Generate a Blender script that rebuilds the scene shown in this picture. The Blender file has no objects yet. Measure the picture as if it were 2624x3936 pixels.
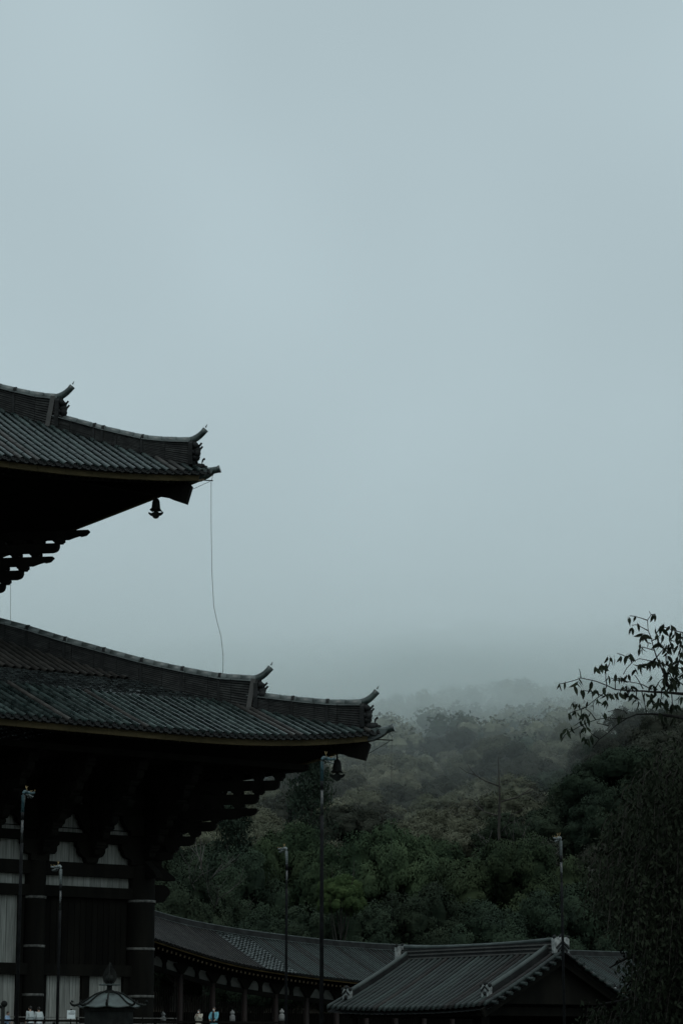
import bpy, bmesh, math, random
import numpy as np
from mathutils import Vector, Matrix

# ------------------------------------------------------------------ camera, sky, light, exposure
scene = bpy.context.scene
COL = scene.collection
R = math.radians
HEADING = R(36.6)            # degrees east of north (+Y); the hall front runs along +X

cam_data = bpy.data.cameras.new('camera')
cam = bpy.data.objects.new('camera', cam_data)
COL.objects.link(cam)
cam_data.sensor_fit = 'VERTICAL'
cam_data.sensor_height = 36.0
cam_data.sensor_width = 24.0
cam_data.lens = 85.0
cam_data.clip_start = 0.1
cam_data.clip_end = 6000.0
cam.location = (0.0, 0.0, 1.6)
cam.rotation_euler = (R(90 + 12.57), 0.0, -HEADING)
scene.camera = cam

SUN_EL, SUN_AZ = R(58), R(205)   # azimuth clockwise from +Y
world = bpy.data.worlds.new('World')
scene.world = world
world.use_nodes = True
wn = world.node_tree
bg = wn.nodes['Background']
sky = wn.nodes.new('ShaderNodeTexSky')
sky.sky_type = 'NISHITA'
sky.sun_disc = False
sky.sun_elevation = SUN_EL
sky.sun_rotation = SUN_AZ
sky.air_density = 1.0
sky.dust_density = 4.0
mixw = wn.nodes.new('ShaderNodeMixRGB')      # the closed cloud deck in front of the clear sky
mixw.inputs['Fac'].default_value = 0.88
mixw.inputs['Color2'].default_value = (4.78, 5.90, 6.20, 1)
wn.links.new(sky.outputs['Color'], mixw.inputs['Color1'])
tcw = wn.nodes.new('ShaderNodeTexCoord')
nzw = wn.nodes.new('ShaderNodeTexNoise')      # soft unevenness of the cloud deck, all round
nzw.inputs['Scale'].default_value = 4.5
nzw.inputs['Detail'].default_value = 2.0
nzw.inputs['Roughness'].default_value = 0.4
wn.links.new(tcw.outputs['Generated'], nzw.inputs['Vector'])
mrw = wn.nodes.new('ShaderNodeMapRange')
mrw.inputs['From Min'].default_value = 0.3
mrw.inputs['From Max'].default_value = 0.7
mrw.inputs['To Min'].default_value = 0.90
mrw.inputs['To Max'].default_value = 1.06
wn.links.new(nzw.outputs['Fac'], mrw.inputs['Value'])
mulw = wn.nodes.new('ShaderNodeMixRGB')
mulw.blend_type = 'MULTIPLY'
mulw.inputs['Fac'].default_value = 1.0
wn.links.new(mixw.outputs['Color'], mulw.inputs['Color1'])
wn.links.new(mrw.outputs['Result'], mulw.inputs['Color2'])
wn.links.new(mulw.outputs['Color'], bg.inputs['Color'])
bg.inputs['Strength'].default_value = 0.102

sun_data = bpy.data.lights.new('sun', 'SUN')
sun_data.energy = 0.5
sun_data.angle = R(40)
sun_data.color = (1.0, 0.98, 0.95)
sun = bpy.data.objects.new('sun', sun_data)
COL.objects.link(sun)
sun.rotation_euler = (R(90) - SUN_EL, 0, R(180) - SUN_AZ)
sun.location = (0, 0, 80)

scene.view_settings.view_transform = 'Standard'
scene.view_settings.look = 'None'
scene.view_settings.exposure = 0.0
scene.view_settings.gamma = 1.0
scene.view_settings.use_curve_mapping = False
scene.render.engine = 'CYCLES'
cy_ = scene.cycles
cy_.use_denoising = True
cy_.max_bounces = 6
cy_.diffuse_bounces = 3
cy_.glossy_bounces = 2
cy_.transmission_bounces = 2
cy_.volume_bounces = 3
cy_.transparent_max_bounces = 8
cy_.use_adaptive_sampling = True
cy_.adaptive_threshold = 0.02

# ------------------------------------------------------------------ helpers
rng = random.Random(7)

def tag(o, label=None, cat=None, group=None, kind=None):
    if label: o['label'] = label
    if cat: o['category'] = cat
    if group: o['group'] = group
    if kind: o['kind'] = kind
    return o

def empty(name, loc=(0, 0, 0), rz=0.0, parent=None):
    o = bpy.data.objects.new(name, None)
    COL.objects.link(o)
    o.location = loc
    o.rotation_euler = (0, 0, rz)
    o.empty_display_size = 0.3
    o.parent = parent
    return o

def link(name, me, parent=None, loc=(0, 0, 0), rot=(0, 0, 0), scale=(1, 1, 1)):
    o = bpy.data.objects.new(name, me)
    COL.objects.link(o)
    o.parent = parent
    o.location = loc
    o.rotation_euler = rot
    o.scale = scale
    return o

def copy_tree(o, parent=None):
    c = o.copy()
    COL.objects.link(c)
    c.parent = parent
    for ch in list(o.children):
        copy_tree(ch, c)
    return c

class MB:
    """collects faces and links them as one mesh"""
    def __init__(self):
        self.v = []; self.f = []; self.m = []; self.s = []
    def add(self, vs, fs, mi=0, smooth=False):
        b = len(self.v)
        self.v.extend([tuple(p) for p in vs])
        for f in fs:
            self.f.append([b + i for i in f]); self.m.append(mi); self.s.append(smooth)
        return self
    def box(self, c, s, rz=0.0, mi=0, taper=1.0):
        hx, hy, hz = s[0] / 2, s[1] / 2, s[2] / 2
        co, si = math.cos(rz), math.sin(rz)
        vs = []
        for dz in (-1, 1):
            t = taper if dz < 0 else 1.0
            for dx, dy in ((-1, -1), (1, -1), (1, 1), (-1, 1)):
                x, y = dx * hx * t, dy * hy * t
                vs.append((c[0] + x * co - y * si, c[1] + x * si + y * co, c[2] + dz * hz))
        return self.add(vs, [(0, 3, 2, 1), (4, 5, 6, 7), (0, 1, 5, 4), (1, 2, 6, 5), (2, 3, 7, 6), (3, 0, 4, 7)], mi)
    def beam(self, a, b, w, h, mi=0, up=(0, 0, 1)):
        a, b = Vector(a), Vector(b)
        d = (b - a).normalized()
        sd = d.cross(Vector(up)).normalized()
        u = sd.cross(d).normalized()
        vs = []
        for p in (a, b):
            for i, j in ((-1, -1), (1, -1), (1, 1), (-1, 1)):
                vs.append(p + sd * (i * w / 2) + u * (j * h / 2))
        return self.add(vs, [(0, 3, 2, 1), (4, 5, 6, 7), (0, 1, 5, 4), (1, 2, 6, 5), (2, 3, 7, 6), (3, 0, 4, 7)], mi)
    def prism(self, pts, org, ex, ey, en, th, mi=0):
        """2-D outline pts in (ex,ey) at org, extruded by th along en, centred"""
        org, ex, ey, en = Vector(org), Vector(ex), Vector(ey), Vector(en)
        n = len(pts)
        vs = [org + ex * p[0] + ey * p[1] - en * (th / 2) for p in pts] + [org + ex * p[0] + ey * p[1] + en * (th / 2) for p in pts]
        fs = [tuple(range(n - 1, -1, -1)), tuple(range(n, 2 * n))]
        fs += [(i, (i + 1) % n, n + (i + 1) % n, n + i) for i in range(n)]
        return self.add(vs, fs, mi)
    def tube(self, path, rad, n=8, mi=0, cap=True, smooth=True, a0=0.0, a1=2 * math.pi, up=(0, 0, 1)):
        path = [Vector(p) for p in path]
        if not hasattr(rad, '__len__'): rad = [rad] * len(path)
        full = abs((a1 - a0) - 2 * math.pi) < 1e-6
        cols = n if full else n + 1
        vs = []
        for i, p in enumerate(path):
            d = (path[min(i + 1, len(path) - 1)] - path[max(i - 1, 0)])
            if d.length < 1e-9: d = Vector((0, 0, 1))
            d.normalize()
            u = Vector(up)
            if abs(d.dot(u)) > 0.97: u = Vector((1, 0, 0))
            s = d.cross(u).normalized(); w = s.cross(d).normalized()
            for k in range(cols):
                a = a0 + (a1 - a0) * k / n
                vs.append(p + s * (math.cos(a) * rad[i]) + w * (math.sin(a) * rad[i]))
        fs = []
        for i in range(len(path) - 1):
            for k in range(n):
                k2 = (k + 1) % cols if full else k + 1
                fs.append((i * cols + k, i * cols + k2, (i + 1) * cols + k2, (i + 1) * cols + k))
        self.add(vs, fs, mi, smooth)
        if cap and full:
            b = len(self.v) - len(vs)
            self.f.append([b + k for k in range(cols - 1, -1, -1)]); self.m.append(mi); self.s.append(False)
            e = b + (len(path) - 1) * cols
            self.f.append([e + k for k in range(cols)]); self.m.append(mi); self.s.append(False)
        return self
    def lathe(self, prof, n=16, c=(0, 0, 0), mi=0, smooth=True):
        vs = []
        for r, z in prof:
            for k in range(n):
                a = 2 * math.pi * k / n
                vs.append((c[0] + r * math.cos(a), c[1] + r * math.sin(a), c[2] + z))
        fs = []
        for i in range(len(prof) - 1):
            for k in range(n):
                fs.append((i * n + k, i * n + (k + 1) % n, (i + 1) * n + (k + 1) % n, (i + 1) * n + k))
        fs.append(tuple(range(n - 1, -1, -1)))
        fs.append(tuple((len(prof) - 1) * n + k for k in range(n)))
        return self.add(vs, fs, mi, smooth)
    def ball(self, c, r, n=8, m=6, mi=0, sc=(1, 1, 1)):
        prof = [(math.sin(math.pi * i / m) * r + 1e-4, -math.cos(math.pi * i / m) * r) for i in range(m + 1)]
        vs = []
        for rr, z in prof:
            for k in range(n):
                a = 2 * math.pi * k / n
                vs.append((c[0] + rr * math.cos(a) * sc[0], c[1] + rr * math.sin(a) * sc[1], c[2] + z * sc[2]))
        fs = []
        for i in range(m):
            for k in range(n):
                fs.append((i * n + k, i * n + (k + 1) % n, (i + 1) * n + (k + 1) % n, (i + 1) * n + k))
        return self.add(vs, fs, mi, True)
    def mesh(self, name, mats):
        me = bpy.data.meshes.new(name)
        me.from_pydata(self.v, [], self.f)
        if not isinstance(mats, (list, tuple)): mats = [mats]
        for m in mats: me.materials.append(m)
        me.polygons.foreach_set('material_index', self.m)
        me.polygons.foreach_set('use_smooth', self.s)
        me.update()
        return me
    def build(self, name, mats, parent=None, loc=(0, 0, 0), rot=(0, 0, 0)):
        return link(name, self.mesh(name, mats), parent, loc, rot)

def quads_mesh(name, P4, mat, mats_idx=None, nrm=None):
    """P4: (N,4,3) array of quads"""
    n = len(P4)
    me = bpy.data.meshes.new(name)
    me.vertices.add(n * 4)
    me.vertices.foreach_set('co', np.ascontiguousarray(P4, dtype=np.float32).ravel())
    me.loops.add(n * 4)
    me.loops.foreach_set('vertex_index', np.arange(n * 4, dtype=np.int32))
    me.polygons.add(n)
    me.polygons.foreach_set('loop_start', np.arange(0, n * 4, 4, dtype=np.int32))
    me.polygons.foreach_set('loop_total', np.full(n, 4, dtype=np.int32))
    for m in (mat if isinstance(mat, (list, tuple)) else [mat]): me.materials.append(m)
    if mats_idx is not None: me.polygons.foreach_set('material_index', np.asarray(mats_idx, dtype=np.int32))
    me.update(calc_edges=True)
    if nrm is not None:
        me.polygons.foreach_set('use_smooth', np.ones(n, dtype=bool))
        at_ = me.attributes.new('custom_normal', 'FLOAT_VECTOR', 'CORNER')
        at_.data.foreach_set('vector', np.repeat(nrm, 4, axis=0).astype(np.float32).ravel())
        me.update()
    return me

def material(name, col, col2=None, rough=0.7, scale=3.0, bump=0.0, bscale=20.0, spec=0.5, metal=0.0, stretch=(1, 1, 1), rnd=0.0, detail=4.0, coords='Object', rough2=None, lo=0.35, hi=0.65):
    m = bpy.data.materials.new(name)
    m.use_nodes = True
    nt = m.node_tree
    b = nt.nodes['Principled BSDF']
    b.inputs['Roughness'].default_value = rough
    b.inputs['Specular IOR Level'].default_value = spec
    b.inputs['Metallic'].default_value = metal
    tc = nt.nodes.new('ShaderNodeTexCoord')
    mp = nt.nodes.new('ShaderNodeMapping')
    mp.inputs['Scale'].default_value = stretch
    nt.links.new(tc.outputs[coords], mp.inputs['Vector'])
    nz = nt.nodes.new('ShaderNodeTexNoise')
    nz.inputs['Scale'].default_value = scale
    nz.inputs['Detail'].default_value = detail
    nt.links.new(mp.outputs['Vector'], nz.inputs['Vector'])
    rp = nt.nodes.new('ShaderNodeValToRGB')
    rp.color_ramp.elements[0].position = lo
    rp.color_ramp.elements[1].position = hi
    c2 = col2 or tuple(c * 1.5 for c in col)
    rp.color_ramp.elements[0].color = (*col, 1)
    rp.color_ramp.elements[1].color = (*c2, 1)
    nt.links.new(nz.outputs['Fac'], rp.inputs['Fac'])
    out = rp.outputs['Color']
    if rnd > 0:
        oi = nt.nodes.new('ShaderNodeObjectInfo')
        mr = nt.nodes.new('ShaderNodeMapRange')
        mr.inputs['To Min'].default_value = 1 - rnd
        mr.inputs['To Max'].default_value = 1 + rnd
        nt.links.new(oi.outputs['Random'], mr.inputs['Value'])
        hs = nt.nodes.new('ShaderNodeHueSaturation')
        nt.links.new(mr.outputs['Result'], hs.inputs['Value'])
        nt.links.new(out, hs.inputs['Color'])
        out = hs.outputs['Color']
    nt.links.new(out, b.inputs['Base Color'])
    if rough2 is not None:
        mr2 = nt.nodes.new('ShaderNodeMapRange')
        mr2.inputs['From Min'].default_value = lo
        mr2.inputs['From Max'].default_value = hi
        mr2.inputs['To Min'].default_value = rough
        mr2.inputs['To Max'].default_value = rough2
        nt.links.new(nz.outputs['Fac'], mr2.inputs['Value'])
        nt.links.new(mr2.outputs['Result'], b.inputs['Roughness'])
    if bump > 0:
        n2 = nt.nodes.new('ShaderNodeTexNoise')
        n2.inputs['Scale'].default_value = bscale
        n2.inputs['Detail'].default_value = 3
        nt.links.new(mp.outputs['Vector'], n2.inputs['Vector'])
        bp = nt.nodes.new('ShaderNodeBump')
        bp.inputs['Strength'].default_value = bump
        bp.inputs['Distance'].default_value = 0.05
        nt.links.new(n2.outputs['Fac'], bp.inputs['Height'])
        nt.links.new(bp.outputs['Normal'], b.inputs['Normal'])
    return m

def leaf_material(name, col, col2, rnd=0.25, hue=0.02, rough=0.85, scale=0.35):
    """leaf colour: clump-sized variation plus a shift for each tree"""
    m = bpy.data.materials.new(name)
    m.use_nodes = True
    nt = m.node_tree
    b = nt.nodes['Principled BSDF']
    b.inputs['Roughness'].default_value = rough
    b.inputs['Specular IOR Level'].default_value = 0.06
    tc = nt.nodes.new('ShaderNodeTexCoord')
    oi = nt.nodes.new('ShaderNodeObjectInfo')
    nz = nt.nodes.new('ShaderNodeTexNoise')
    nz.inputs['Scale'].default_value = scale
    nz.inputs['Detail'].default_value = 5
    nt.links.new(tc.outputs['Object'], nz.inputs['Vector'])
    rp = nt.nodes.new('ShaderNodeValToRGB')
    rp.color_ramp.elements[0].position = 0.33
    rp.color_ramp.elements[1].position = 0.68
    rp.color_ramp.elements[0].color = (*col, 1)
    rp.color_ramp.elements[1].color = (*col2, 1)
    nt.links.new(nz.outputs['Fac'], rp.inputs['Fac'])
    hs = nt.nodes.new('ShaderNodeHueSaturation')
    mr = nt.nodes.new('ShaderNodeMapRange')
    mr.inputs['To Min'].default_value = 1 - rnd
    mr.inputs['To Max'].default_value = 1 + rnd
    nt.links.new(oi.outputs['Random'], mr.inputs['Value'])
    mh = nt.nodes.new('ShaderNodeMapRange')
    mh.inputs['To Min'].default_value = 0.5 - hue
    mh.inputs['To Max'].default_value = 0.5 + hue
    ml = nt.nodes.new('ShaderNodeMath'); ml.operation = 'FRACT'
    mm = nt.nodes.new('ShaderNodeMath'); mm.operation = 'MULTIPLY'; mm.inputs[1].default_value = 7.31
    nt.links.new(oi.outputs['Random'], mm.inputs[0]); nt.links.new(mm.outputs[0], ml.inputs[0])
    nt.links.new(ml.outputs[0], mh.inputs['Value'])
    nt.links.new(mr.outputs['Result'], hs.inputs['Value'])
    nt.links.new(mh.outputs['Result'], hs.inputs['Hue'])
    nt.links.new(rp.outputs['Color'], hs.inputs['Color'])
    nt.links.new(hs.outputs['Color'], b.inputs['Base Color'])
    return m

M = {}
M['tile'] = material('roof tile', (0.013, 0.021, 0.020), (0.042, 0.060, 0.056), rough=0.2, scale=1.6, bump=0.10, bscale=14, rnd=0.38, spec=0.5, rough2=0.42, coords='Object')
M['tile_old'] = material('weathered roof tile', (0.024, 0.024, 0.022), (0.054, 0.052, 0.047), rough=0.5, scale=1.3, bump=0.3, bscale=12, rnd=0.25)
M['ridge_tile'] = material('ridge tile', (0.009, 0.010, 0.010), (0.020, 0.022, 0.022), rough=0.8, scale=2.0, bump=0.3, bscale=10, rnd=0.2, spec=0.2)  # on pan sheets, near-black so the colour holds the shade between cover rows
M['cap_tile'] = material('ridge cap tile', (0.052, 0.064, 0.062), (0.125, 0.147, 0.142), rough=0.35, scale=1.0, bump=0.2, bscale=8)
M['ridge_flat'] = material('flat ridge tile', (0.015, 0.016, 0.0155), (0.038, 0.040, 0.038), rough=0.6, scale=2.5, rnd=0.3, spec=0.25)
M['scale_dark'] = material('dark glossy pan tile', (0.014, 0.018, 0.018), (0.040, 0.048, 0.047), rough=0.18, scale=3.0, rnd=0.45, spec=0.6)
M['low_tile_old'] = material('brown weathered low tile', (0.011, 0.011, 0.0105), (0.027, 0.026, 0.024), rough=0.6, scale=1.6, rnd=0.3, spec=0.2)
M['low_cap'] = material('dull ridge cap', (0.024, 0.033, 0.031), (0.060, 0.076, 0.072), rough=0.5, scale=1.0, bump=0.2, bscale=8, spec=0.3)
M['low_tile'] = material('low roof tile', (0.009, 0.014, 0.013), (0.027, 0.039, 0.036), rough=0.4, scale=1.6, bump=0.1, bscale=14, rnd=0.35, spec=0.28, rough2=0.6)
M['pan_tile'] = material('wet pan tile', (0.022, 0.030, 0.029), (0.055, 0.068, 0.066), rough=0.35, scale=3.0, rnd=0.4, spec=0.35)
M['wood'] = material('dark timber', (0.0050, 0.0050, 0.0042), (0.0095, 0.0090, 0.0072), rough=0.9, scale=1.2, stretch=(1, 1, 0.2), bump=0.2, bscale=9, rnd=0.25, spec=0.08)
M['fascia'] = material('ochre brown board', (0.062, 0.049, 0.023), (0.108, 0.083, 0.040), rough=0.8, scale=1.1, stretch=(0.6, 0.6, 3), rnd=0.12, spec=0.2)
M['eave_ochre'] = material('dark ochre eave board', (0.030, 0.022, 0.009), (0.055, 0.040, 0.017), rough=0.9, scale=2, spec=0.1)
M['fascia_new'] = material('newer pale board', (0.22, 0.17, 0.11), (0.28, 0.22, 0.15), rough=0.8, scale=2, spec=0.2)
M['plank'] = material('grey white plank', (0.165, 0.172, 0.155), (0.30, 0.308, 0.282), rough=0.85, scale=2.2, stretch=(4, 4, 0.25), bump=0.2, bscale=6, rnd=0.14, spec=0.2)
M['plaster'] = material('white plaster', (0.085, 0.088, 0.08), (0.13, 0.134, 0.122), rough=0.9, scale=0.9, rnd=0.08, spec=0.15)
M['iron_band'] = material('worn pale metal band', (0.045, 0.045, 0.04), (0.16, 0.16, 0.145), rough=0.7, scale=3.5)
M['stone'] = material('grey stone', (0.14, 0.14, 0.135), (0.24, 0.24, 0.23), rough=0.85, scale=1.5, bump=0.2)
M['bronze'] = material('dark bronze', (0.006, 0.007, 0.0065), (0.014, 0.016, 0.0145), rough=0.7, scale=4, bump=0.15, spec=0.12)
M['verdigris'] = material('green patinated bronze', (0.016, 0.022, 0.021), (0.065, 0.090, 0.084), rough=0.45, scale=2.4, bump=0.15, spec=0.6, rough2=0.55)
M['red_wood'] = material('faded vermilion timber', (0.009, 0.005, 0.004), (0.016, 0.008, 0.006), rough=0.8, scale=2, stretch=(1, 1, 0.3))
M['ochre'] = material('ochre painted end', (0.032, 0.022, 0.009), (0.055, 0.037, 0.015), rough=0.8, scale=6)
M['white_tile'] = material('lime washed tile', (0.10, 0.11, 0.108), (0.33, 0.35, 0.335), rough=0.7, scale=6)
M['pole'] = material('black lacquered pole', (0.006, 0.0065, 0.007), (0.012, 0.013, 0.014), rough=0.5, scale=6, spec=0.10)
M['pole_scale'] = material('painted blue green scales', (0.010, 0.035, 0.045), (0.04, 0.10, 0.115), rough=0.4, scale=9, lo=0.42, hi=0.58, spec=0.6)
M['steel'] = material('bright steel sleeve', (0.07, 0.085, 0.085), (0.15, 0.175, 0.17), rough=0.4, scale=8, metal=0.0)
M['sleeve'] = material('dark polished sleeve', (0.012, 0.014, 0.014), (0.03, 0.034, 0.034), rough=0.2, scale=8, spec=0.6)
M['pale_scale'] = material('pale painted scales', (0.09, 0.11, 0.11), (0.24, 0.27, 0.27), rough=0.5, scale=25)
M['gold'] = material('gilded', (0.12, 0.085, 0.03), (0.42, 0.31, 0.14), rough=0.35, scale=40, metal=0.3)
M['cable'] = material('black cable', (0.006, 0.006, 0.006), (0.010, 0.010, 0.010), rough=0.6, scale=5)
M['bark'] = material('grey brown bark', (0.016, 0.014, 0.011), (0.036, 0.032, 0.026), rough=0.9, scale=2, stretch=(1, 1, 0.2), bump=0.4, bscale=8)
M['dark_bark'] = material('wet black bark', (0.007, 0.0065, 0.006), (0.016, 0.015, 0.013), rough=0.8, scale=9, bump=0.2, spec=0.2)
M['pale_bark'] = material('pale grey bark', (0.055, 0.052, 0.046), (0.11, 0.105, 0.095), rough=0.9, scale=2, stretch=(1, 1, 0.3), bump=0.4, bscale=8)
M['soil'] = material('dark leaf litter', (0.02, 0.018, 0.012), (0.045, 0.04, 0.025), rough=1.0, scale=0.3, bump=0.3, bscale=2)
M['ground'] = material('damp gravel and turf', (0.028, 0.032, 0.022), (0.055, 0.055, 0.045), rough=0.9, scale=0.25, bump=0.2, bscale=8)

L_GREEN = leaf_material('fresh green leaves', (0.024, 0.041, 0.023), (0.056, 0.082, 0.042))
L_DEEP = leaf_material('deep green leaves', (0.019, 0.030, 0.020), (0.040, 0.057, 0.036))
L_BROWN = leaf_material('olive brown spring leaves', (0.070, 0.076, 0.052), (0.140, 0.146, 0.102), hue=0.018)
L_DARK = leaf_material('dark conifer needles', (0.016, 0.026, 0.018), (0.034, 0.048, 0.032))
L_YELLOW = leaf_material('yellow green leaves', (0.040, 0.070, 0.028), (0.075, 0.118, 0.046), rnd=0.05)
L_CHERRY = leaf_material('dark cherry leaves', (0.010, 0.015, 0.009), (0.024, 0.032, 0.020), rnd=0.35)
L_RUSSET = leaf_material('russet dark leaves', (0.027, 0.031, 0.023), (0.054, 0.058, 0.045))

# ------------------------------------------------------------------ the setting: ground and wooded hill
def smooth(a, b, x):
    t = min(1.0, max(0.0, (x - a) / (b - a)))
    return t * t * (3 - 2 * t)

HILL = [(0, 0), (205, 0), (250, 4), (300, 17), (400, 35), (500, 53), (600, 71), (700, 88), (780, 100), (860, 107), (1000, 109), (2600, 110)]
def lerp_table(tab, x):
    for (x0, y0), (x1, y1) in zip(tab, tab[1:]):
        if x <= x1:
            return y0 + (y1 - y0) * (x - x0) / (x1 - x0) if x1 > x0 else y1
    return tab[-1][1]

def hill_z(x, y):
    r = math.hypot(x, y)
    a = math.degrees(math.atan2(x, y) - HEADING)
    z = lerp_table(HILL, r)
    spur = smooth(4.3, 5.6, a) * (1.5 + max(0.0, min(6.0, a - 5.15)) * 2.6 + 2.6 * smooth(5.4, 6.6, a))
    z *= 1 + 0.020 * max(-7.0, min(2.0, a - 2.0)) * smooth(330, 560, r)
    z += spur * smooth(235, 335, r) * (1 - smooth(370, 470, r))
    z += 2.5 * math.sin(x * 0.021 + 1.3) * math.cos(y * 0.017) * smooth(260, 400, r)
    return z

def polar(a_deg, r):
    a = HEADING + R(a_deg)
    return r * math.sin(a), r * math.cos(a)

g = MB()
S_ = 5000
g.add([(-S_, -S_, 0), (S_, -S_, 0), (S_, S_, 0), (-S_, S_, 0)], [(0, 1, 2, 3)])
tag(g.build('ground', M['ground']), kind='structure')

h = MB()
rs = [200 + 12 * i for i in range(70)] + [1060 + 80 * i for i in range(20)]
as_ = [-34 + 1.0 * i for i in range(69)]
vs, fs = [], []
for r in rs:
    for a in as_:
        x, y = polar(a, r)
        vs.append((x, y, hill_z(x, y) - (0.3 if r <= 212 else 0)))
na = len(as_)
for i in range(len(rs) - 1):
    for j in range(na - 1):
        fs.append((i * na + j, i * na + j + 1, (i + 1) * na + j + 1, (i + 1) * na + j))
h.add(vs, fs, 0, True)
tag(h.build('hillside', M['soil']), kind='structure')

# ------------------------------------------------------------------ the great hall
CX, CY = 78.15, 125.14       # south-east corner column
hall = empty('temple_hall', (CX, CY, 0))
tag(hall, 'huge two tiered dark timber temple hall with sweeping tiled roofs at left', 'temple hall')
PODIUM = 2.36
m = MB()
m.box((-28.0, 27.0, PODIUM / 2 - 0.15), (68.5, 66.0, PODIUM - 0.3))
m.box((-28.0, 27.0, PODIUM - 0.15), (69.0, 66.5, 0.3))
m.build('podium', M['stone'], hall)

class Roof:
    def __init__(s, ex, ey, p0, k1, k2, lift, lu, dmax, lus=None):
        s.lus = lus or lu
        s.ex, s.ey, s.p0, s.k1, s.k2, s.lift, s.lu, s.dmax = ex, ey, p0, k1, k2, lift, lu, dmax
    def P(s, d): return s.p0 + s.k1 * d + s.k2 * d * d
    def L(s, u, side=0): return s.lift * max(0.0, 1 - max(u, -0.4) / (s.lu if side == 0 else s.lus)) ** 2.2
    def pt(s, u, d, side=0, h=0.0):
        z = s.P(d) + s.L(u, side) + h
        return (s.ex - u, s.ey + d, z) if side == 0 else (s.ex - d, s.ey + u, z)

LOW = Roof(10.2, -10.2, 19.26, 0.40, 0.0018, 1.1, 14.0, 19.4)
UPP = Roof(2.75, -2.75, 35.55, 0.545, 0.003, 1.25, 18.0, 26.0, 75.0)

def tile_row(mb, roof, u, d0, d1, r, seg=0.98, side=0, n=6, jit=0.012):
    d = d0
    while d < d1 - 0.05:
        e = min(d + seg, d1)
        j = rng.uniform(-jit, jit)
        a = Vector(roof.pt(u + j, d, side, 0.105)); b = Vector(roof.pt(u + j, e + 0.03, side, 0.095))
        mb.tube([a, b], [r * 1.03, r * 0.985], n=n, cap=False, a0=-0.75, a1=math.pi + 0.75, smooth=True)
        # exposed lower rim of the tile
        d = e
    return mb

def pan_sheet(roof, umax, sp, side, seg=0.46, dcap=None):
    """stepped, slightly hollow pan tiles under the cover rows"""
    mb = MB()
    dmx = roof.dmax if dcap is None else dcap
    us = [i * sp / 2 for i in range(int(umax / sp * 2) + 1)]
    nd = int(dmx / seg)
    idx = {}
    vs, fs = [], []
    def vid(i, j, k):
        key = (i, j, k)
        if key not in idx:
            u = us[i]; d = j * seg
            hollow = -0.05 if i % 2 else 0.0
            vs.append(roof.pt(u, d, side, hollow - 0.03 + (0.045 if k else 0.0)))
            idx[key] = len(vs) - 1
        return idx[key]
    for i in range(len(us) - 1):
        for j in range(nd):
            if (j + 1) * seg > us[i] + 0.5: break
            fs.append((vid(i, j, 1), vid(i + 1, j, 1), vid(i + 1, j + 1, 0), vid(i, j + 1, 0)) if side == 1 else (vid(i, j, 1), vid(i, j + 1, 0), vid(i + 1, j + 1, 0), vid(i + 1, j, 1)))
            if (j + 2) * seg <= us[i] + 0.5 and j + 1 < nd:
                fs.append((vid(i, j + 1, 0), vid(i, j + 1, 1), vid(i + 1, j + 1, 1), vid(i + 1, j + 1, 0)))
    mb.add(vs, fs, 0, False)
    return mb

def scale_tile_mesh(w, l, mat, name='pan_tile'):
    """one short pan tile, hollow across, lower edge lifted"""
    mb = MB()
    vs = []
    n = 5
    for jj, (yy, zz) in enumerate(((0.0, 0.10), (l, 0.0))):
        for k in range(n):
            t = k / (n - 1) * 2 - 1
            vs.append((t * w / 2, yy, zz + 0.07 * (1 - t * t) * (1 if True else 0)))
    for k in range(n):
        t = k / (n - 1) * 2 - 1
        vs.append((t * w / 2, 0.0, 0.02 + 0.07 * (1 - t * t)))
    fs = [(k, k + 1, n + k + 1, n + k) for k in range(n - 1)] + [(2 * n + k, 2 * n + k + 1, k + 1, k) for k in range(n - 1)]
    mb.add(vs, fs, 0, False)
    return mb.mesh(name, mat)

def disc_mesh(r):
    mb = MB()
    n = 12
    prof = [(r, 0.10), (r, -0.02), (r * 0.78, -0.02), (r * 0.74, 0.01), (r * 0.4, 0.0), (r * 0.3, -0.02), (0.001, -0.025)]
    vs = []
    for rr, y in prof:
        for k in range(n):
            a = 2 * math.pi * k / n
            vs.append((rr * math.cos(a), y, rr * math.sin(a)))
    fs = []
    for i in range(len(prof) - 1):
        for k in range(n):
            fs.append((i * n + k, i * n + (k + 1) % n, (i + 1) * n + (k + 1) % n, (i + 1) * n + k))
    mb.add(vs, fs, 0, False)
    return mb.mesh('eave_disc', M['ridge_tile'])

def lip_mesh(w):
    """pan-tile front edge: a hollow crescent"""
    mb = MB()
    top, bot = [], []
    for k in range(6):
        t = k / 5 * 2 - 1
        top.append((t * w / 2, -0.06 + 0.11 * t * t)); bot.append((t * w / 2, -0.17 + 0.08 * t * t))
    mb.prism(top + bot[::-1], (0, 0, 0), (1, 0, 0), (0, 0, 1), (0, 1, 0), 0.08)
    return mb.mesh('eave_lip', M['ridge_tile'])

DISC = disc_mesh(0.155)
LIP = lip_mesh(0.36)

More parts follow.
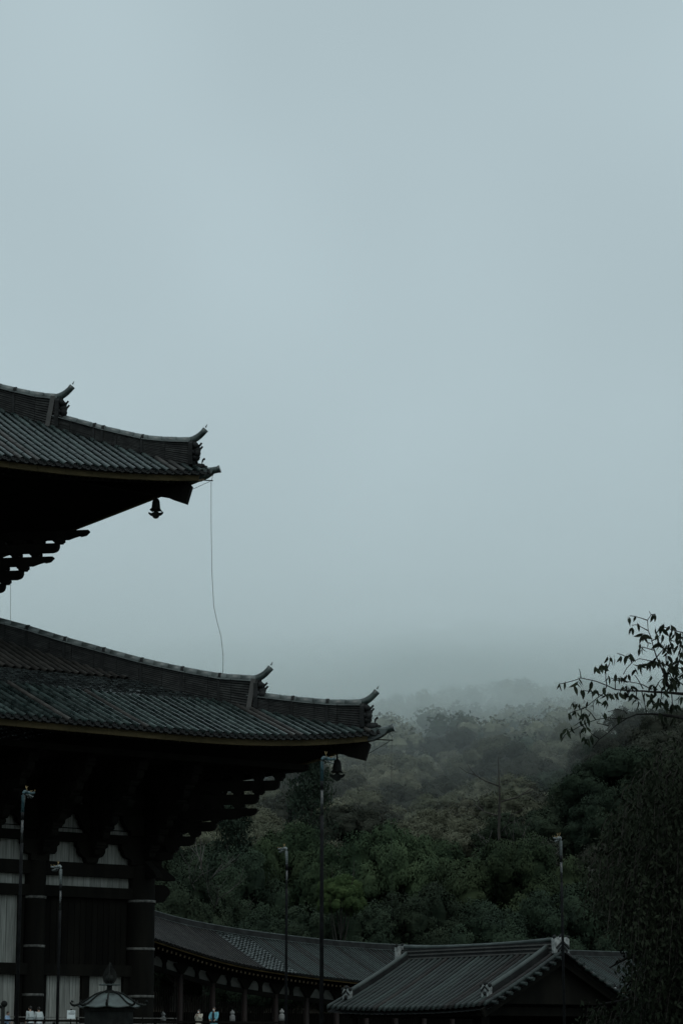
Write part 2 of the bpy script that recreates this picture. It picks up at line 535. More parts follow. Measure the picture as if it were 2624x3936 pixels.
def hall_roof(roof, name, sp, rad, uvis, uall, band):
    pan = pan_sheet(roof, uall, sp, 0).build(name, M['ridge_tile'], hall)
    tag(pan, 'grey tiled roof slope')
    east = pan_sheet(roof, 34, sp, 1)
    nrow = int(34 / sp)
    for k in range(nrow):
        u = sp * (k + 0.5) + 0.05
        tile_row(east, roof, u, -0.12, min(u - 0.15, 12.0), rad, side=1, n=3)
    tag(east.build('side_slope', M['tile'], hall), kind='stuff')
    rest = MB()
    k = 0
    while True:
        u = sp * (k + 0.5)
        if u > uall: break
        top = min(u - 0.15, roof.dmax)
        if u > uvis:
            tile_row(rest, roof, u, -0.12, top, rad, n=3)
        else:
            if band and top > band[1] + 0.3:
                mb = tile_row(MB(), roof, u, -0.12, band[0] + rng.uniform(-0.15, 0.1), rad)
                mb.build('tile_row', M['tile'] if rng.random() > 0.12 else M['tile_old'], pan)
                mb = tile_row(MB(), roof, u, band[1] + rng.uniform(-0.1, 0.15), top, rad * 1.05)
                mb.build('tile_row', M['tile_old'], pan)
            elif band and top > band[0] + 0.2:
                mb = tile_row(MB(), roof, u, -0.12, band[0], rad)
                mb.build('tile_row', M['tile'], pan)
            else:
                mb = tile_row(MB(), roof, u, -0.12, max(top, 0.25), rad)
                mb.build('tile_row', M['tile'] if rng.random() > 0.12 else M['tile_old'], pan)
            x, y, z = roof.pt(u, -0.15, 0, 0.09)
            link('eave_disc', DISC, pan, (x, y, z), (R(-18), 0, 0))
            x, y, z = roof.pt(u + sp / 2, -0.04, 0, 0.0)
            link('eave_lip', LIP, pan, (x, y, z), (R(-15), math.atan2(roof.L(u + 0.3) - roof.L(u + 0.8), 0.5) * -1, 0))
            if band:
                d = band[0]
                while d < band[1] and d < u - 0.5:
                    xx, yy, zz = roof.pt(u + sp / 2 * 0.0, d, 0, 0.03)
                    slope = math.atan(roof.k1 + 2 * roof.k2 * d)
                    link('pan_tile', SCALE, pan, (xx, yy, zz), (slope + rng.uniform(-0.07, 0.07), rng.uniform(-0.06, 0.06), rng.uniform(-0.07, 0.07)))
                    d += 0.44
        k += 1
    tag(rest.build('tile_rows', M['tile'], hall), kind='stuff')
    # fascia boards, soffit and rafters
    for side in (0, 1):
        u = -0.05
        while u < uall * (1 if side == 0 else 0.6):
            u2 = u + (1.9 if u > 0.2 or roof is LOW else 0.85)
            pts = []
            mb = MB()
            ns = 4
            vs = []
            for i in range(ns + 1):
                uu = u + (u2 - u - 0.012) * i / ns
                for dd, hh in ((0.30, -0.12), (0.36, -0.46), (0.62, -0.46), (0.62, -0.12)):
                    du = dd if uu < dd else 0
                    vs.append(roof.pt(max(uu, dd) if u < 0.2 else uu, dd, side, hh - roof.k1 * dd))
            fs = []
            for i in range(ns):
                for q in range(4):
                    fs.append((i * 4 + q, i * 4 + (q + 1) % 4, i * 4 + 4 + (q + 1) % 4, i * 4 + 4 + q))
            fs += [(3, 2, 1, 0), (ns * 4, ns * 4 + 1, ns * 4 + 2, ns * 4 + 3)]
            mb.add(vs, fs)
            newer = (roof is UPP and side == 0 and u < 0.2)
            mb.build('fascia_board', M['fascia_new'] if newer else M['fascia'], hall)
            u = u2
            if side == 1 and u > 30: break
    sof = MB()
    for side in (0, 1):
        ulist = [0, 1, 2, 3, 4.5, 6, 8, 10, 12, 14, 18, 26, 40, uall]
        dl = [0.55, 2, 4, 6, 8, 10, 12.2]
        vs, fs = [], []
        for u in ulist:
            for d in dl:
                dd = min(d, u + 0.3) if u > 0.3 else 0.55
                x, y, z = roof.pt(max(u, 0.3), 0, side)
                zz = roof.p0 + roof.L(max(u, 0.3), side) - 0.50 + 0.20 * dd
                vs.append((roof.ex - u, roof.ey + dd, zz) if side == 0 else (roof.ex - dd, roof.ey + u, zz))
        nd = len(dl)
        for i in range(len(ulist) - 1):
            for j in range(nd - 1):
                fs.append((i * nd + j, i * nd + nd + j, i * nd + nd + j + 1, i * nd + j + 1))
        sof.add(vs, fs)
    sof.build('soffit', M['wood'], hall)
    u = 1.0
    while u < uvis + 2:
        dl = min(9.8, u - 0.2)
        if dl > 0.9:
            a = Vector((roof.ex - u, roof.ey + 0.7, roof.p0 + roof.L(u) - 0.60 + 0.14))
            b = Vector((roof.ex - u, roof.ey + dl, roof.p0 + roof.L(u) - 0.60 + 0.20 * dl))
            MB().beam(a, b, 0.17, 0.20).build('rafter', M['wood'], hall)
        u += 0.46
    return pan

SCALE = scale_tile_mesh(0.47, 0.52, M['scale_dark'])
low_pan = hall_roof(LOW, 'lower_roof', 0.56, 0.138, 27.0, 62.0, (7.0, 10.5))
upp_pan = hall_roof(UPP, 'upper_roof', 0.60, 0.150, 17.0, 52.0, None)

# --- hip ridges, in the diagonal plane: e metres out from the corner column along (1,-1)
DG = Vector((1, -1, 0)).normalized()      # outward along the diagonal
DN = Vector((1, 1, 0)).normalized()       # across it
def hip_pt(e, z, off=0.0): return Vector((e, -e, z)) + DN * off

def hip_ridge(roof, tops, e_in, e_out, nlay, strap_at, wide=0.42, cap_r=0.27, big_strap=None):
    """stacked flat tiles with a round cap, from e_in (inside) to e_out (towards the corner)"""
    def top(e): return lerp_table(tops, e)
    def foot(e):
        d = roof.ex - e
        return roof.P(d) + roof.L(d) - 0.10
    es = [e_in + (e_out - e_in) * i / 16 for i in range(17)]
    core = MB()
    vs, fs = [], []
    for e in es:
        for w, z in ((-wide * 0.82, foot(e) - 0.1), (wide * 0.82, foot(e) - 0.1), (wide * 0.6, top(e) - cap_r * 1.2), (-wide * 0.6, top(e) - cap_r * 1.2)):
            vs.append(hip_pt(e, z, w))
    for i in range(16):
        for q in range(4):
            fs.append((i * 4 + q, i * 4 + (q + 1) % 4, i * 4 + 4 + (q + 1) % 4, i * 4 + 4 + q))
    fs += [(3, 2, 1, 0), (64, 65, 66, 67)]
    core.add(vs, fs)
    ridge = core.build('hip_ridge', M['ridge_tile'], hall)
    for j in range(nlay):
        f0 = (j + 0.22) / nlay; f1 = (j + 0.80) / nlay
        wj = wide * (1.0 - 0.22 * j / nlay) * (1.0 if j % 2 else 0.95)
        if j == nlay - 1: wj = wide * 1.12
        ne = max(5, int(abs(e_out - e_in) / 0.95))
        for q in range(ne):
            mb = MB()
            ea = e_in + (e_out - e_in) * q / ne; eb = e_in + (e_out - e_in) * (q + 0.965) / ne
            w2 = wj + rng.uniform(-0.02, 0.02)
            vs = []
            for e in (ea, (ea + eb) / 2, eb):
                zt, zf = top(e) - cap_r * 1.15, foot(e) + 0.05
                for w, f in ((-w2, f0), (w2, f0), (w2, f1), (-w2, f1)):
                    vs.append(hip_pt(e, zf + (zt - zf) * f, w))
            fs = []
            for i in range(2):
                for k in range(4):
                    fs.append((i * 4 + k, i * 4 + (k + 1) % 4, i * 4 + 4 + (k + 1) % 4, i * 4 + 4 + k))
            fs += [(3, 2, 1, 0), (8, 9, 10, 11)]
            mb.add(vs, fs)
            mb.build('ridge_tile', M['cap_tile'] if j == nlay - 1 else M['ridge_flat'], ridge)
    ncap = max(3, int(abs(e_out - e_in) / 0.62))
    for q in range(ncap):
        ea = e_in + (e_out - e_in) * q / ncap; eb = e_in + (e_out - e_in) * (q + 1.02) / ncap
        mb = MB()
        pa = hip_pt(ea, top(ea) - cap_r); pb = hip_pt(eb, top(min(max(eb, min(tops[0][0], e_in)), 99)) - cap_r)
        mb.tube([pa, pb], [cap_r * 0.97, cap_r * 1.02], n=10, cap=True, smooth=True)
        mb.build('cap_tile', M['cap_tile'], ridge)
    for e in strap_at:
        mb = MB()
        zt, zf = top(e), foot(e)
        for w in (-1, 1):
            mb.beam(hip_pt(e, zf + 0.12, w * (wide + 0.03)), hip_pt(e - 0.02, zt - cap_r * 1.0, w * (wide * 0.93)), 0.03, 0.16, up=tuple(DG))
        mb.tube([hip_pt(e - 0.06, zt - cap_r), hip_pt(e + 0.06, zt - cap_r)], cap_r + 0.035, n=10)
        mb.build('strap', M['ridge_tile'], ridge)
    # horn: the cap sweeps up past the end
    zt = top(e_out)
    path, rad = [], []
    for i in range(9):
        t = i / 8
        path.append(hip_pt(e_out - 0.35 + 1.02 * t, zt - cap_r * 0.98 + 0.74 * t ** 2.5))
        rad.append(cap_r * (0.98 - 0.30 * t))
    rad[-1] *= 1.12
    hb = MB().tube(path, rad, n=10)
    hb.tube([path[-1] + Vector((0, 0, 0.12)), path[-1] + DG * 0.10 + Vector((0, 0, 0.33))], [0.05, 0.015], n=5)
    hb.build('ridge_horn', M['tile'], ridge)
    # demon-faced end tile
    zf = foot(e_out) + 0.15
    hh = zt - cap_r - zf
    ob = MB()
    ob.prism([(-0.48, 0), (0.48, 0), (0.56, hh * 0.35), (0.50, hh * 0.85), (0.2, hh * 1.0), (-0.2, hh * 1.0), (-0.50, hh * 0.85), (-0.56, hh * 0.35)], hip_pt(e_out + 0.06, zf), DN, (0, 0, 1), DG, 0.24)
    r2 = random.Random(int(zt * 100))
    for (o, fz, rr, out) in ((0, 0.62, 0.32, 0.26), (-0.26, 0.80, 0.21, 0.26), (0.26, 0.80, 0.21, 0.26), (0, 0.34, 0.28, 0.26), (-0.1, 0.48, 0.26, 0.34), (-0.22, 0.30, 0.14, 0.18), (0.22, 0.30, 0.14, 0.18), (0, 0.95, 0.2, 0.1), (0.0, 0.12, 0.2, 0.12), (-0.38, 0.5, 0.15, 0.1), (0.38, 0.5, 0.15, 0.1)):
        c = hip_pt(e_out + 0.06, zf + hh * fz, o) + DG * out
        ob.ball(c, rr, 8, 6)
    for o, fz in ((-0.16, 0.72), (0.10, 0.62)):
        a = hip_pt(e_out + 0.1, zf + hh * fz, o) + DG * 0.25
        ob.tube([a, a + DG * 0.22 + Vector((0, 0, 0.12)), a + DG * 0.36 + Vector((0, 0, 0.28))], [0.085, 0.07, 0.06], n=6)
    for o in (-0.12, 0.12, 0):
        a = hip_pt(e_out + 0.1, zf + hh * 0.2, o) + DG * 0.25
        ob.tube([a, a + DG * 0.08 - Vector((0, 0, 0.22))], [0.06, 0.025], n=5)
    ob.build('demon_tile', M['ridge_tile'], ridge)
    if big_strap:
        mb = MB()
        for w in (-1, 1):
            mb.beam(hip_pt(big_strap, foot(big_strap) - 0.02, w * (wide + 0.08)), hip_pt(big_strap + 0.22, top(big_strap) - cap_r * 1.1, w * (wide + 0.02)), 0.05, 0.30, up=tuple(DG))
        mb.build('end_board', M['tile_old'], ridge)
    return ridge

hip_ridge(LOW, [(4.0, 23.12), (5.0, 22.92), (5.41, 22.83), (6.73, 22.58), (8.12, 22.38), (9.33, 22.36), (10, 22.5)], 4.4, 9.35, 10, [6.4, 7.9])
hip_ridge(LOW, [(-9.5, 29.2), (-6.72, 27.96), (-5.55, 27.49), (-3.78, 26.67), (-1.96, 25.91), (-0.22, 25.2), (1.58, 24.6), (3.22, 24.14), (4.88, 23.95), (6, 24.0)], -9.4, 4.75, 11, [-5.4, -3.7, -1.95, -0.25, 1.55, 3.2], big_strap=4.5)
hip_ridge(UPP, [(-5.0, 41.3), (-4.0, 40.85), (-3.7, 40.72), (-2.18, 40.05), (-0.4, 39.38), (0.55, 39.2), (1.83, 39.1), (3, 39.3)], -4.75, 1.75, 11, [-2.6, -2.2, -0.4])
hip_ridge(UPP, [(-13, 46.6), (-9.5, 44.4), (-7.06, 43.1), (-6.36, 42.81), (-5.31, 42.43), (-4.27, 42.24), (-3, 42.3)], -11.0, -4.35, 11, [-6.3, -8.2], big_strap=-4.7)

def corner_tip(roof, e0, zt, ztip):
    """the last tube of tiles over the corner with its small guardian ornament"""
    rb = MB()
    e1 = e0 + 1.12
    rb.tube([hip_pt(e0 - 0.5, zt), hip_pt(e0 + 0.35, zt - 0.06), hip_pt(e0 + 0.75, zt - 0.02), hip_pt(e0 + 1.0, ztip - 0.02), hip_pt(e1, ztip + 0.03)], [0.26, 0.25, 0.22, 0.21, 0.25], n=10)
    rb.prism([(-0.9, 0.1), (0.6, 0.05), (1.25, 0.02), (1.1, -0.22), (0.8, -0.42), (0.35, -0.62), (-0.9, -0.75)], hip_pt(e0, zt), DG, (0, 0, 1), DN, 0.62)
    tip = rb.build('corner_tip', M['tile'], hall)
    ob = MB()
    b = hip_pt(e0 + 0.18, zt + 0.24)
    ob.ball(b - DG * 0.2, 0.26, 8, 6, sc=(1.0, 1.0, 0.9)); ob.ball(b, 0.30, 8, 6, sc=(1.0, 1.0, 0.8)); ob.ball(b + DG * 0.22 + Vector((0, 0, 0.05)), 0.17, 7, 5)
    ob.ball(b + DG * 0.42 + Vector((0, 0, -0.04)), 0.13, 7, 5)
    ob.tube([b - DG * 0.12, b - DG * 0.14 + Vector((0, 0, 0.34)), b - DG * 0.26 + Vector((0, 0, 0.46))], [0.12, 0.06, 0.015], n=6)
    ob.tube([b + DG * 0.12, b + DG * 0.20 + Vector((0, 0, 0.36)), b + DG * 0.26 + Vector((0, 0, 0.52))], [0.09, 0.055, 0.05], n=6)
    ob.ball(b + DG * 0.31 + Vector((0, 0, 0.50)), 0.08, 6, 5)
    ob.build('guardian_ornament', M['ridge_tile'], tip)
    return tip
corner_tip(LOW, 9.62, 20.46, 20.58)
corner_tip(UPP, 1.97, 36.92, 36.98)

# --- rods at the corners
for (s0, z0, s1, z1, sb, zb) in ((14.3, 19.89, 15.12, 19.84, 13.66, 19.07), (3.2, 36.35, 3.92, 36.26, 2.62, 35.75)):
    k = 1 / math.sqrt(2)
    mb = MB()
    mb.beam(hip_pt((s0 - 0.5) * k, z0 + 0.03), hip_pt(s1 * k, z1), 0.06, 0.06)
    mb.tube([hip_pt(sb * k, zb), hip_pt((s1 - 0.18) * k, z1 - 0.04)], 0.016, n=5)
    mb.build('corner_rod', M['wood'], hall)

# --- hip rafters
def hip_prism(pts, th, name, mat=None, off=0.0):
    mb = MB()
    mb.prism([(p[0], p[1]) for p in pts], DN * off, DG, (0, 0, 1), DN, th)
    return mb.build(name, mat or M['wood'], hall)
hip_prism([(13.78, 19.62), (13.46, 18.65), (12.35, 18.93), (12.1, 19.05), (6, 20.2), (6, 20.9), (13.2, 20.0)], 0.6, 'hip_rafter')
hip_prism([(2.62, 35.95), (2.30, 34.83), (1.36, 35.17), (1.1, 35.3), (-5, 36.5), (-5, 37.2), (2.0, 36.4)], 0.62, 'hip_rafter')

# --- brackets
def arm_outline(s0, nose, z0, z1, tail=False):
    hgt = z1 - z0
    if tail:
        return [(s0, z0 - 0.12), (nose - 1.35, z0 - 0.12), (nose - 0.95, z0 + 0.02), (nose - 0.65, z0 + 0.10), (nose - 0.55, z0 + 0.05), (nose - 0.22, z0 + 0.12), (nose - 0.06, z0 + 0.28), (nose, z1 - 0.08), (nose - 0.03, z1), (s0, z1)]
    return [(s0, z0), (nose - 0.42, z0), (nose - 0.2, z0 + 0.06), (nose - 0.07, z0 + 0.16), (nose, z0 + 0.34), (nose, z1), (s0, z1)]

LOW_T = [(1.76, 12.83, 13.30, 0), (3.10, 13.68, 14.23, 0), (4.40, 14.54, 15.08, 0), (6.90, 15.36, 15.86, 1), (6.97, 16.13, 16.70, 0), (8.23, 16.95, 17.52, 0), (10.0, 18.02, 18.45, 0)]
UPP_T = [(-10.4, 28.7, 29.25, 0), (-9.2, 29.53, 30.06, 0), (-8.06, 30.34, 30.88, 0), (-6.12, 31.30, 31.71, 1), (-5.80, 31.99, 32.55, 0), (-3.88, 32.92, 33.34, 1)]

def block(mb, c, ex, w_top, w_bot, z0, z1, en, th):
    zm = z0 + (z1 - z0) * 0.45
    mb.prism([(-w_bot / 2, z0), (w_bot / 2, z0), (w_bot / 2 + 0.02, z0 + (zm - z0) * 0.6), (w_top / 2, zm), (w_top / 2, z1), (-w_top / 2, z1), (-w_top / 2, zm), (-w_bot / 2 - 0.02, z0 + (zm - z0) * 0.6)], c, ex, (0, 0, 1), en, th)

def bracket_stack(org, ex, en, tiers, s0, scale, th, base_s):
    """arms that step out one above the other with bearing blocks between"""
    for i, (nose, z0, z1, tl) in enumerate(tiers):
        mb = MB()
        n2 = base_s + (nose - base_s) * scale
        mb.prism(arm_outline(s0, n2, z0, z1, tl), org, ex, (0, 0, 1), en, th)
        mb.build('bracket_arm', M['wood'], hall)
        if i + 1 < len(tiers):
            nz0 = tiers[i + 1][1] - (0.12 if tiers[i + 1][3] else 0)
            s = n2 - (0.02 if not tl else 1.15 * scale)
            bb = MB()
            while s > s0 + 0.2:
                c = Vector(org) + Vector(ex) * s
                block(bb, c, ex, 0.68, 0.44, z1, nz0, en, th + 0.18)
                s -= 1.27 * max(scale, 0.8)
            bb.build('bearing_blocks', M['wood'], hall)

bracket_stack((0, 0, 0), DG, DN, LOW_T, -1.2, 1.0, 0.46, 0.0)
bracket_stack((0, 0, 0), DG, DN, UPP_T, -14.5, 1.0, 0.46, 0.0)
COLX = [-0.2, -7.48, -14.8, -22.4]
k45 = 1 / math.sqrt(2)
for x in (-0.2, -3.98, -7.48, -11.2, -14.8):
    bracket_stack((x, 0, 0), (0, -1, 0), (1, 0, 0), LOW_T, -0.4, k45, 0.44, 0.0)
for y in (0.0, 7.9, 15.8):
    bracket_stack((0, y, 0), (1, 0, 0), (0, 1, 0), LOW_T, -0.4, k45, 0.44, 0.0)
# purlins carried by the brackets, running along both sides to the corner
for nose, z0, z1, tl in (LOW_T[6],):
    q = nose * k45 - 0.15
    MB().box(((q - 56) / 2, -q, (z0 + z1) / 2 + 0.04), (q + 56 + 0.2, 0.36, z1 - z0 - 0.1)).build('purlin', M['wood'], hall)
    MB().box((q, (-q + 50) / 2, (z0 + z1) / 2 + 0.04), (0.36, q + 50 - 0.5, z1 - z0 - 0.1)).build('purlin', M['wood'], hall)

# bracket arms that lie in the wall plane above the columns and between them
def bell(xc, prof, y=-0.36, th=0.42):
    pts = [(-w, z) for w, z in prof] + [(w, z) for w, z in reversed(prof)]
    MB().prism(pts, (xc, y, 0), (1, 0, 0), (0, 0, 1), (0, 1, 0), th).build('bracket_arm', M['wood'], hall)
for xc in (-3.98, -11.2):
    bell(xc, [(0.37, 12.48), (0.45, 12.76), (0.72, 12.88), (0.87, 13.10), (0.88, 13.3), (1.05, 13.45), (1.05, 13.69)])
    bell(xc, [(0.31, 14.22), (0.72, 14.60), (0.85, 14.95), (1.0, 15.1), (1.04, 15.36)])
    bell(xc, [(0.34, 15.94), (0.55, 16.14), (0.88, 16.45), (0.95, 16.72)])
bell(-0.2, [(1.07, 12.47), (1.07, 12.79), (1.4, 12.9), (1.58, 13.09), (1.62, 13.3), (1.76, 13.4), (1.76, 13.69)])
bell(-0.2, [(1.09, 14.22), (1.09, 14.5), (1.4, 14.62), (1.56, 14.85), (1.72, 15.1), (1.72, 15.36)])
bell(-0.2, [(1.17, 15.95), (1.3, 16.12), (1.6, 16.45), (1.65, 16.72)])
for xc in (-7.48, -14.8):
    bell(xc, [(0.60, 12.47), (0.60, 12.83), (0.95, 12.88), (1.08, 13.05), (1.1, 13.32), (1.25, 13.45), (1.25, 13.69)])
    bell(xc, [(0.9, 14.22), (1.2, 14.5), (1.55, 14.66), (1.62, 14.95), (1.95, 15.1), (2.1, 15.36)])
    bell(xc, [(1.2, 15.95), (1.5, 16.1), (2.0, 16.5), (2.2, 16.72)])

# --- columns with iron bands
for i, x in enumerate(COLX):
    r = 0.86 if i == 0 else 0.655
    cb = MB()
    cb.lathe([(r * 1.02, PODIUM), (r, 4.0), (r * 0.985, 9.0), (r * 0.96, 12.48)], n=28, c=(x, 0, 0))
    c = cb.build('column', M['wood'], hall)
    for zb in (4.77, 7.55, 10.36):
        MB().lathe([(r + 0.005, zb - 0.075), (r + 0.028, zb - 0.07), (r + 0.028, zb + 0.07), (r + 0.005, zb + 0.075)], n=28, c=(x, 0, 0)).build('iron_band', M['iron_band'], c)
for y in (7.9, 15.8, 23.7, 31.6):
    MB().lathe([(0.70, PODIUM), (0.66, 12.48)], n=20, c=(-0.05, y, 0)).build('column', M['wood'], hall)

# --- tie beams
for z0, z1 in ((5.91, 6.57), (10.45, 11.09), (11.70, 12.48), (13.69, 14.23), (15.36, 15.94), (16.72, 17.45)):
    MB().box((-29.0, -0.12, (z0 + z1) / 2), (57.6, 0.46, z1 - z0)).build('tie_beam', M['wood'], hall)
    MB().box((-0.1, 25.0, (z0 + z1) / 2), (0.46, 49.0, z1 - z0)).build('tie_beam', M['wood'], hall)
MB().prism([(0, 11.70), (2.07, 11.67), (2.07, 11.80), (1.98, 11.92), (1.75, 12.06), (1.4, 12.31), (1.1, 12.47), (0.7, 12.74), (0, 12.74)], (0, 0, 0), (1, 0, 0), (0, 0, 1), (0, 1, 0), 0.5).build('beam_nose', M['wood'], hall)
MB().prism([(0, 11.40), (1.3, 11.39), (1.48, 11.28), (1.69, 11.09), (1.69, 10.85), (1.58, 10.74), (1.40, 10.58), (1.36, 10.43), (1.1, 10.35), (0, 10.35)], (0, 0, 0), (1, 0, 0), (0, 0, 1), (0, 1, 0), 0.52).build('beam_nose', M['wood'], hall)
MB().prism([(0, 11.71), (2.0, 11.68), (2.0, 11.80), (1.75, 12.06), (1.1, 12.47), (0.7, 12.74), (0, 12.74)], (-0.2, 0, 0), (0, -1, 0), (0, 0, 1), (1, 0, 0), 0.5).build('beam_nose', M['wood'], hall)

# --- pale planked wall panels
def wall_panel(x0, x1, z0, z1, width=0.46, y=0.16):
    p = MB().box(((x0 + x1) / 2, y + 0.14, (z0 + z1) / 2), (x1 - x0, 0.08, z1 - z0)).build('wall_panel', M['wood'], hall)
    x = x0
    while x < x1 - 0.02:
        w = min(width * rng.uniform(0.75, 1.25), x1 - x)
        if x1 - x - w < 0.15: w = x1 - x
        MB().box((x + w / 2, y + rng.uniform(-0.012, 0.012), (z0 + z1) / 2), (w - 0.018, 0.07, z1 - z0)).build('plank', M['plank'], p)
        x += w
for z0, z1 in ((11.09, 11.70), (12.48, 13.69), (14.23, 15.36), (15.94, 16.72)):
    wall_panel(-7.3, -0.4, z0, z1, 0.42)
    wall_panel(-14.6, -7.7, z0, z1, 0.42)
for x0, x1 in ((-6.62, -4.22), (-3.73, -1.40)):
    wall_panel(x0, x1, PODIUM, 5.91, 0.34)
wall_panel(-14.6, -8.55, 6.57, 10.45, 0.47)
wall_panel(-14.6, -8.55, PODIUM, 5.91, 0.50)
MB().box((-7.5, 0.10, 14.52), (14.0, 0.08, 0.05)).build('batten', M['wood'], hall)
# dark posts between panels and the dark doors of the end bay
for x, w in ((-3.975, 0.49), (-6.72, 0.2), (-1.2, 0.4), (-8.38, 0.34)):
    MB().box((x, 0.02, (PODIUM + 5.91) / 2), (w, 0.30, 5.91 - PODIUM)).build('door_post', M['wood'], hall)
MB().box((-8.38, 0.02, 8.5), (0.34, 0.30, 3.9)).build('door_post', M['wood'], hall)
d = MB().box((-3.95, 0.22, 8.5), (5.6, 0.1, 3.9)).build('door', M['wood'], hall)
x = -6.7
while x < -1.2:
    w = rng.uniform(0.34, 0.46)
    MB().box((x + w / 2, 0.13, 8.5), (w - 0.03, 0.08, 3.86)).build('door_plank', M['wood'], d)
    x += w
# inner body, side wall and the upper storey behind the brackets
b = MB()
b.box((-29.0, 25.6, 9.8), (57.0, 49.6, 14.9))
b.build('inner_wall', M['wood'], hall)
b = MB()
b.box((-30.0, 26.0, 29.5), (41.0, 33.6, 18.0))
b.build('upper_wall', M['wood'], hall)
b = MB()
b.box((-30, 26.0, 43.5), (24.0, 33.0, 12.0))
b.prism([(-12, 48.8), (12, 48.8), (10, 50.2), (-10, 50.2)], (-30, 26, 0), (1, 0, 0), (0, 0, 1), (0, 1, 0), 1.2)
b.build('attic', M['wood'], hall)

# ------------------------------------------------------------------ wind bells under the eave corners
def wind_bell(s, z_hook, z_top, size, label):
    e = s * k45
    p = Vector((CX, CY, 0)) + hip_pt(e, 0)
    t = empty('wind_bell', (p.x, p.y, z_top - 0.9 * size))
    tag(t, label, 'bell', 'bronze wind bells under the eave corners')
    H = 0.80 * size
    z0 = 0.9 * size - H
    b = MB()
    prof = [(0.37, 0), (0.315, 0.10), (0.285, 0.25), (0.265, 0.5), (0.245, 0.72), (0.18, 0.9), (0.06, 1.0)]
    b.lathe([(r * size * 0.95, z0 + f * H) for r, f in prof], n=14)
    for a in range(4):
        an = R(45 + 90 * a) + 0.785
        b.tube([(0.30 * size * math.cos(an), 0.30 * size * math.sin(an), z0 + 0.1 * H), (0.44 * size * math.cos(an), 0.44 * size * math.sin(an), z0 - 0.02)], [0.07 * size, 0.03 * size], n=5)
    b.build('bell_body', M['bronze'], t)
    hk = MB()
    hk.tube([(0, 0, 0.88 * size), (0, 0, 0.9 * size + max(0.1, z_hook - z_top))], 0.05 * size, n=6)
    hk.build('hook', M['bronze'], t)
    c = MB()
    c.tube([(0, 0, z0 + 0.2), (0, 0, z0 - 0.10 * size)], 0.05 * size, n=6)
    zc = z0 - 0.10 * size
    ol = [(-0.10, 0.06), (-0.17, -0.02), (-0.28, -0.05), (-0.36, -0.02), (-0.46, 0.02), (-0.47, -0.09), (-0.38, -0.18), (-0.30, -0.24), (-0.22, -0.24), (-0.19, -0.33), (-0.10, -0.40), (0, -0.42)]
    pts = ol + [(-x, z) for x, z in reversed(ol[:-1])]
    c.prism([(x * size, zc + z * size) for x, z in pts], (0, 0, 0), DG, (0, 0, 1), DN, 0.06 * size)
    c.build('clapper', M['bronze'], t)
    return t
wind_bell(11.74, 19.05, 18.76, 1.0, 'bronze wind bell with cloud shaped clapper hanging under lower roof corner')
wind_bell(0.33, 35.6, 35.27, 1.0, 'bronze wind bell hanging under the upper roof corner')

# ------------------------------------------------------------------ thin cables
def cable(pts, label, r=0.016):
    off = Vector((CX, CY, 0))
    mb = MB()
    mb.tube([off + hip_pt(s * k45, z) for s, z in pts], r, n=5)
    tag(mb.build('cable', M['cable']), label, 'cable', 'thin cables at the eave corners')
cable([(3.95, 36.75), (3.84, 36.3), (3.81, 36.2), (3.84, 33.7), (3.93, 30.4), (4.07, 28.3), (4.30, 27.3), (4.55, 26.4), (4.69, 25.2), (4.69, 24.15)], 'thin black cable dropping from upper roof corner to lower hip ridge')
cable([(-8.86, 30.3), (-8.83, 29.0), (-8.79, 27.55)], 'short thin cable between the bracket ends and lower ridge at left edge', 0.012)
cable([(14.9, 20.35), (15.06, 20.1), (15.05, 19.77), (15.02, 17.5), (15.0, 15.0), (15.0, 0.0)], 'thin dark cable falling from the lower roof corner to the ground', 0.010)

# ------------------------------------------------------------------ corridor with tiled roof
cor = empty('corridor', (110, 149, 0))
tag(cor, 'long low corridor with grey tiled roof and white upper wall behind the courtyard', 'corridor')
cor_inv = Vector((-110, -149, 0))
RIDGE = [(80, 16.0), (88, 13.9), (92, 12.8), (96.46, 11.72), (99.2, 11.18), (102.4, 10.79), (105.4, 10.5), (108.4, 10.28), (111.8, 10.05), (114.7, 9.93), (118.4, 9.84), (200, 9.84)]
def rz(x):
    return (lerp_table(RIDGE, x - 1.2) + lerp_table(RIDGE, x) + lerp_table(RIDGE, x + 1.2)) / 3
def cor_pt(x, w, h=0.0):       # w metres forward (-Y) of the ridge line Y=153
    return Vector((x, 153 - w, rz(x) - 0.5 - 0.47 * w + 0.005 * w * w + h)) + cor_inv
XA, XB = 88.0, 162.0
mb = MB()
xs = [XA + 0.31 / 2 * i for i in range(int((XB - XA) / 0.155) + 1)]
ws = [i * 0.35 for i in range(21)]
vs, fs = [], []
for i, x in enumerate(xs):
    for w in ws:
        vs.append(cor_pt(x, w, -0.02 - (0.03 if i % 2 else 0)))
nw = len(ws)
for i in range(len(xs) - 1):
    for j in range(nw - 1):
        fs.append((i * nw + j, i * nw + j + 1, i * nw + nw + j + 1, i * nw + nw + j))
mb.add(vs, fs)
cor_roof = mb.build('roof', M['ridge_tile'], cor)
mb = MB()          # the far slope
vs = []
for x in (XA, 96, 104, 112, 120, XB):
    for w in (0.0, 7.0):
        q = cor_pt(x, w); vs.append((q.x, 306 - 298 - q.y, q.z))
mb.add(vs, [(2 * i, 2 * i + 2, 2 * i + 3, 2 * i + 1) for i in range(5)])
mb.build('far_slope', M['ridge_tile'], cor)
SC2 = scale_tile_mesh(0.27, 0.44, M['pan_tile'])
k = 0
x = XA + 0.155
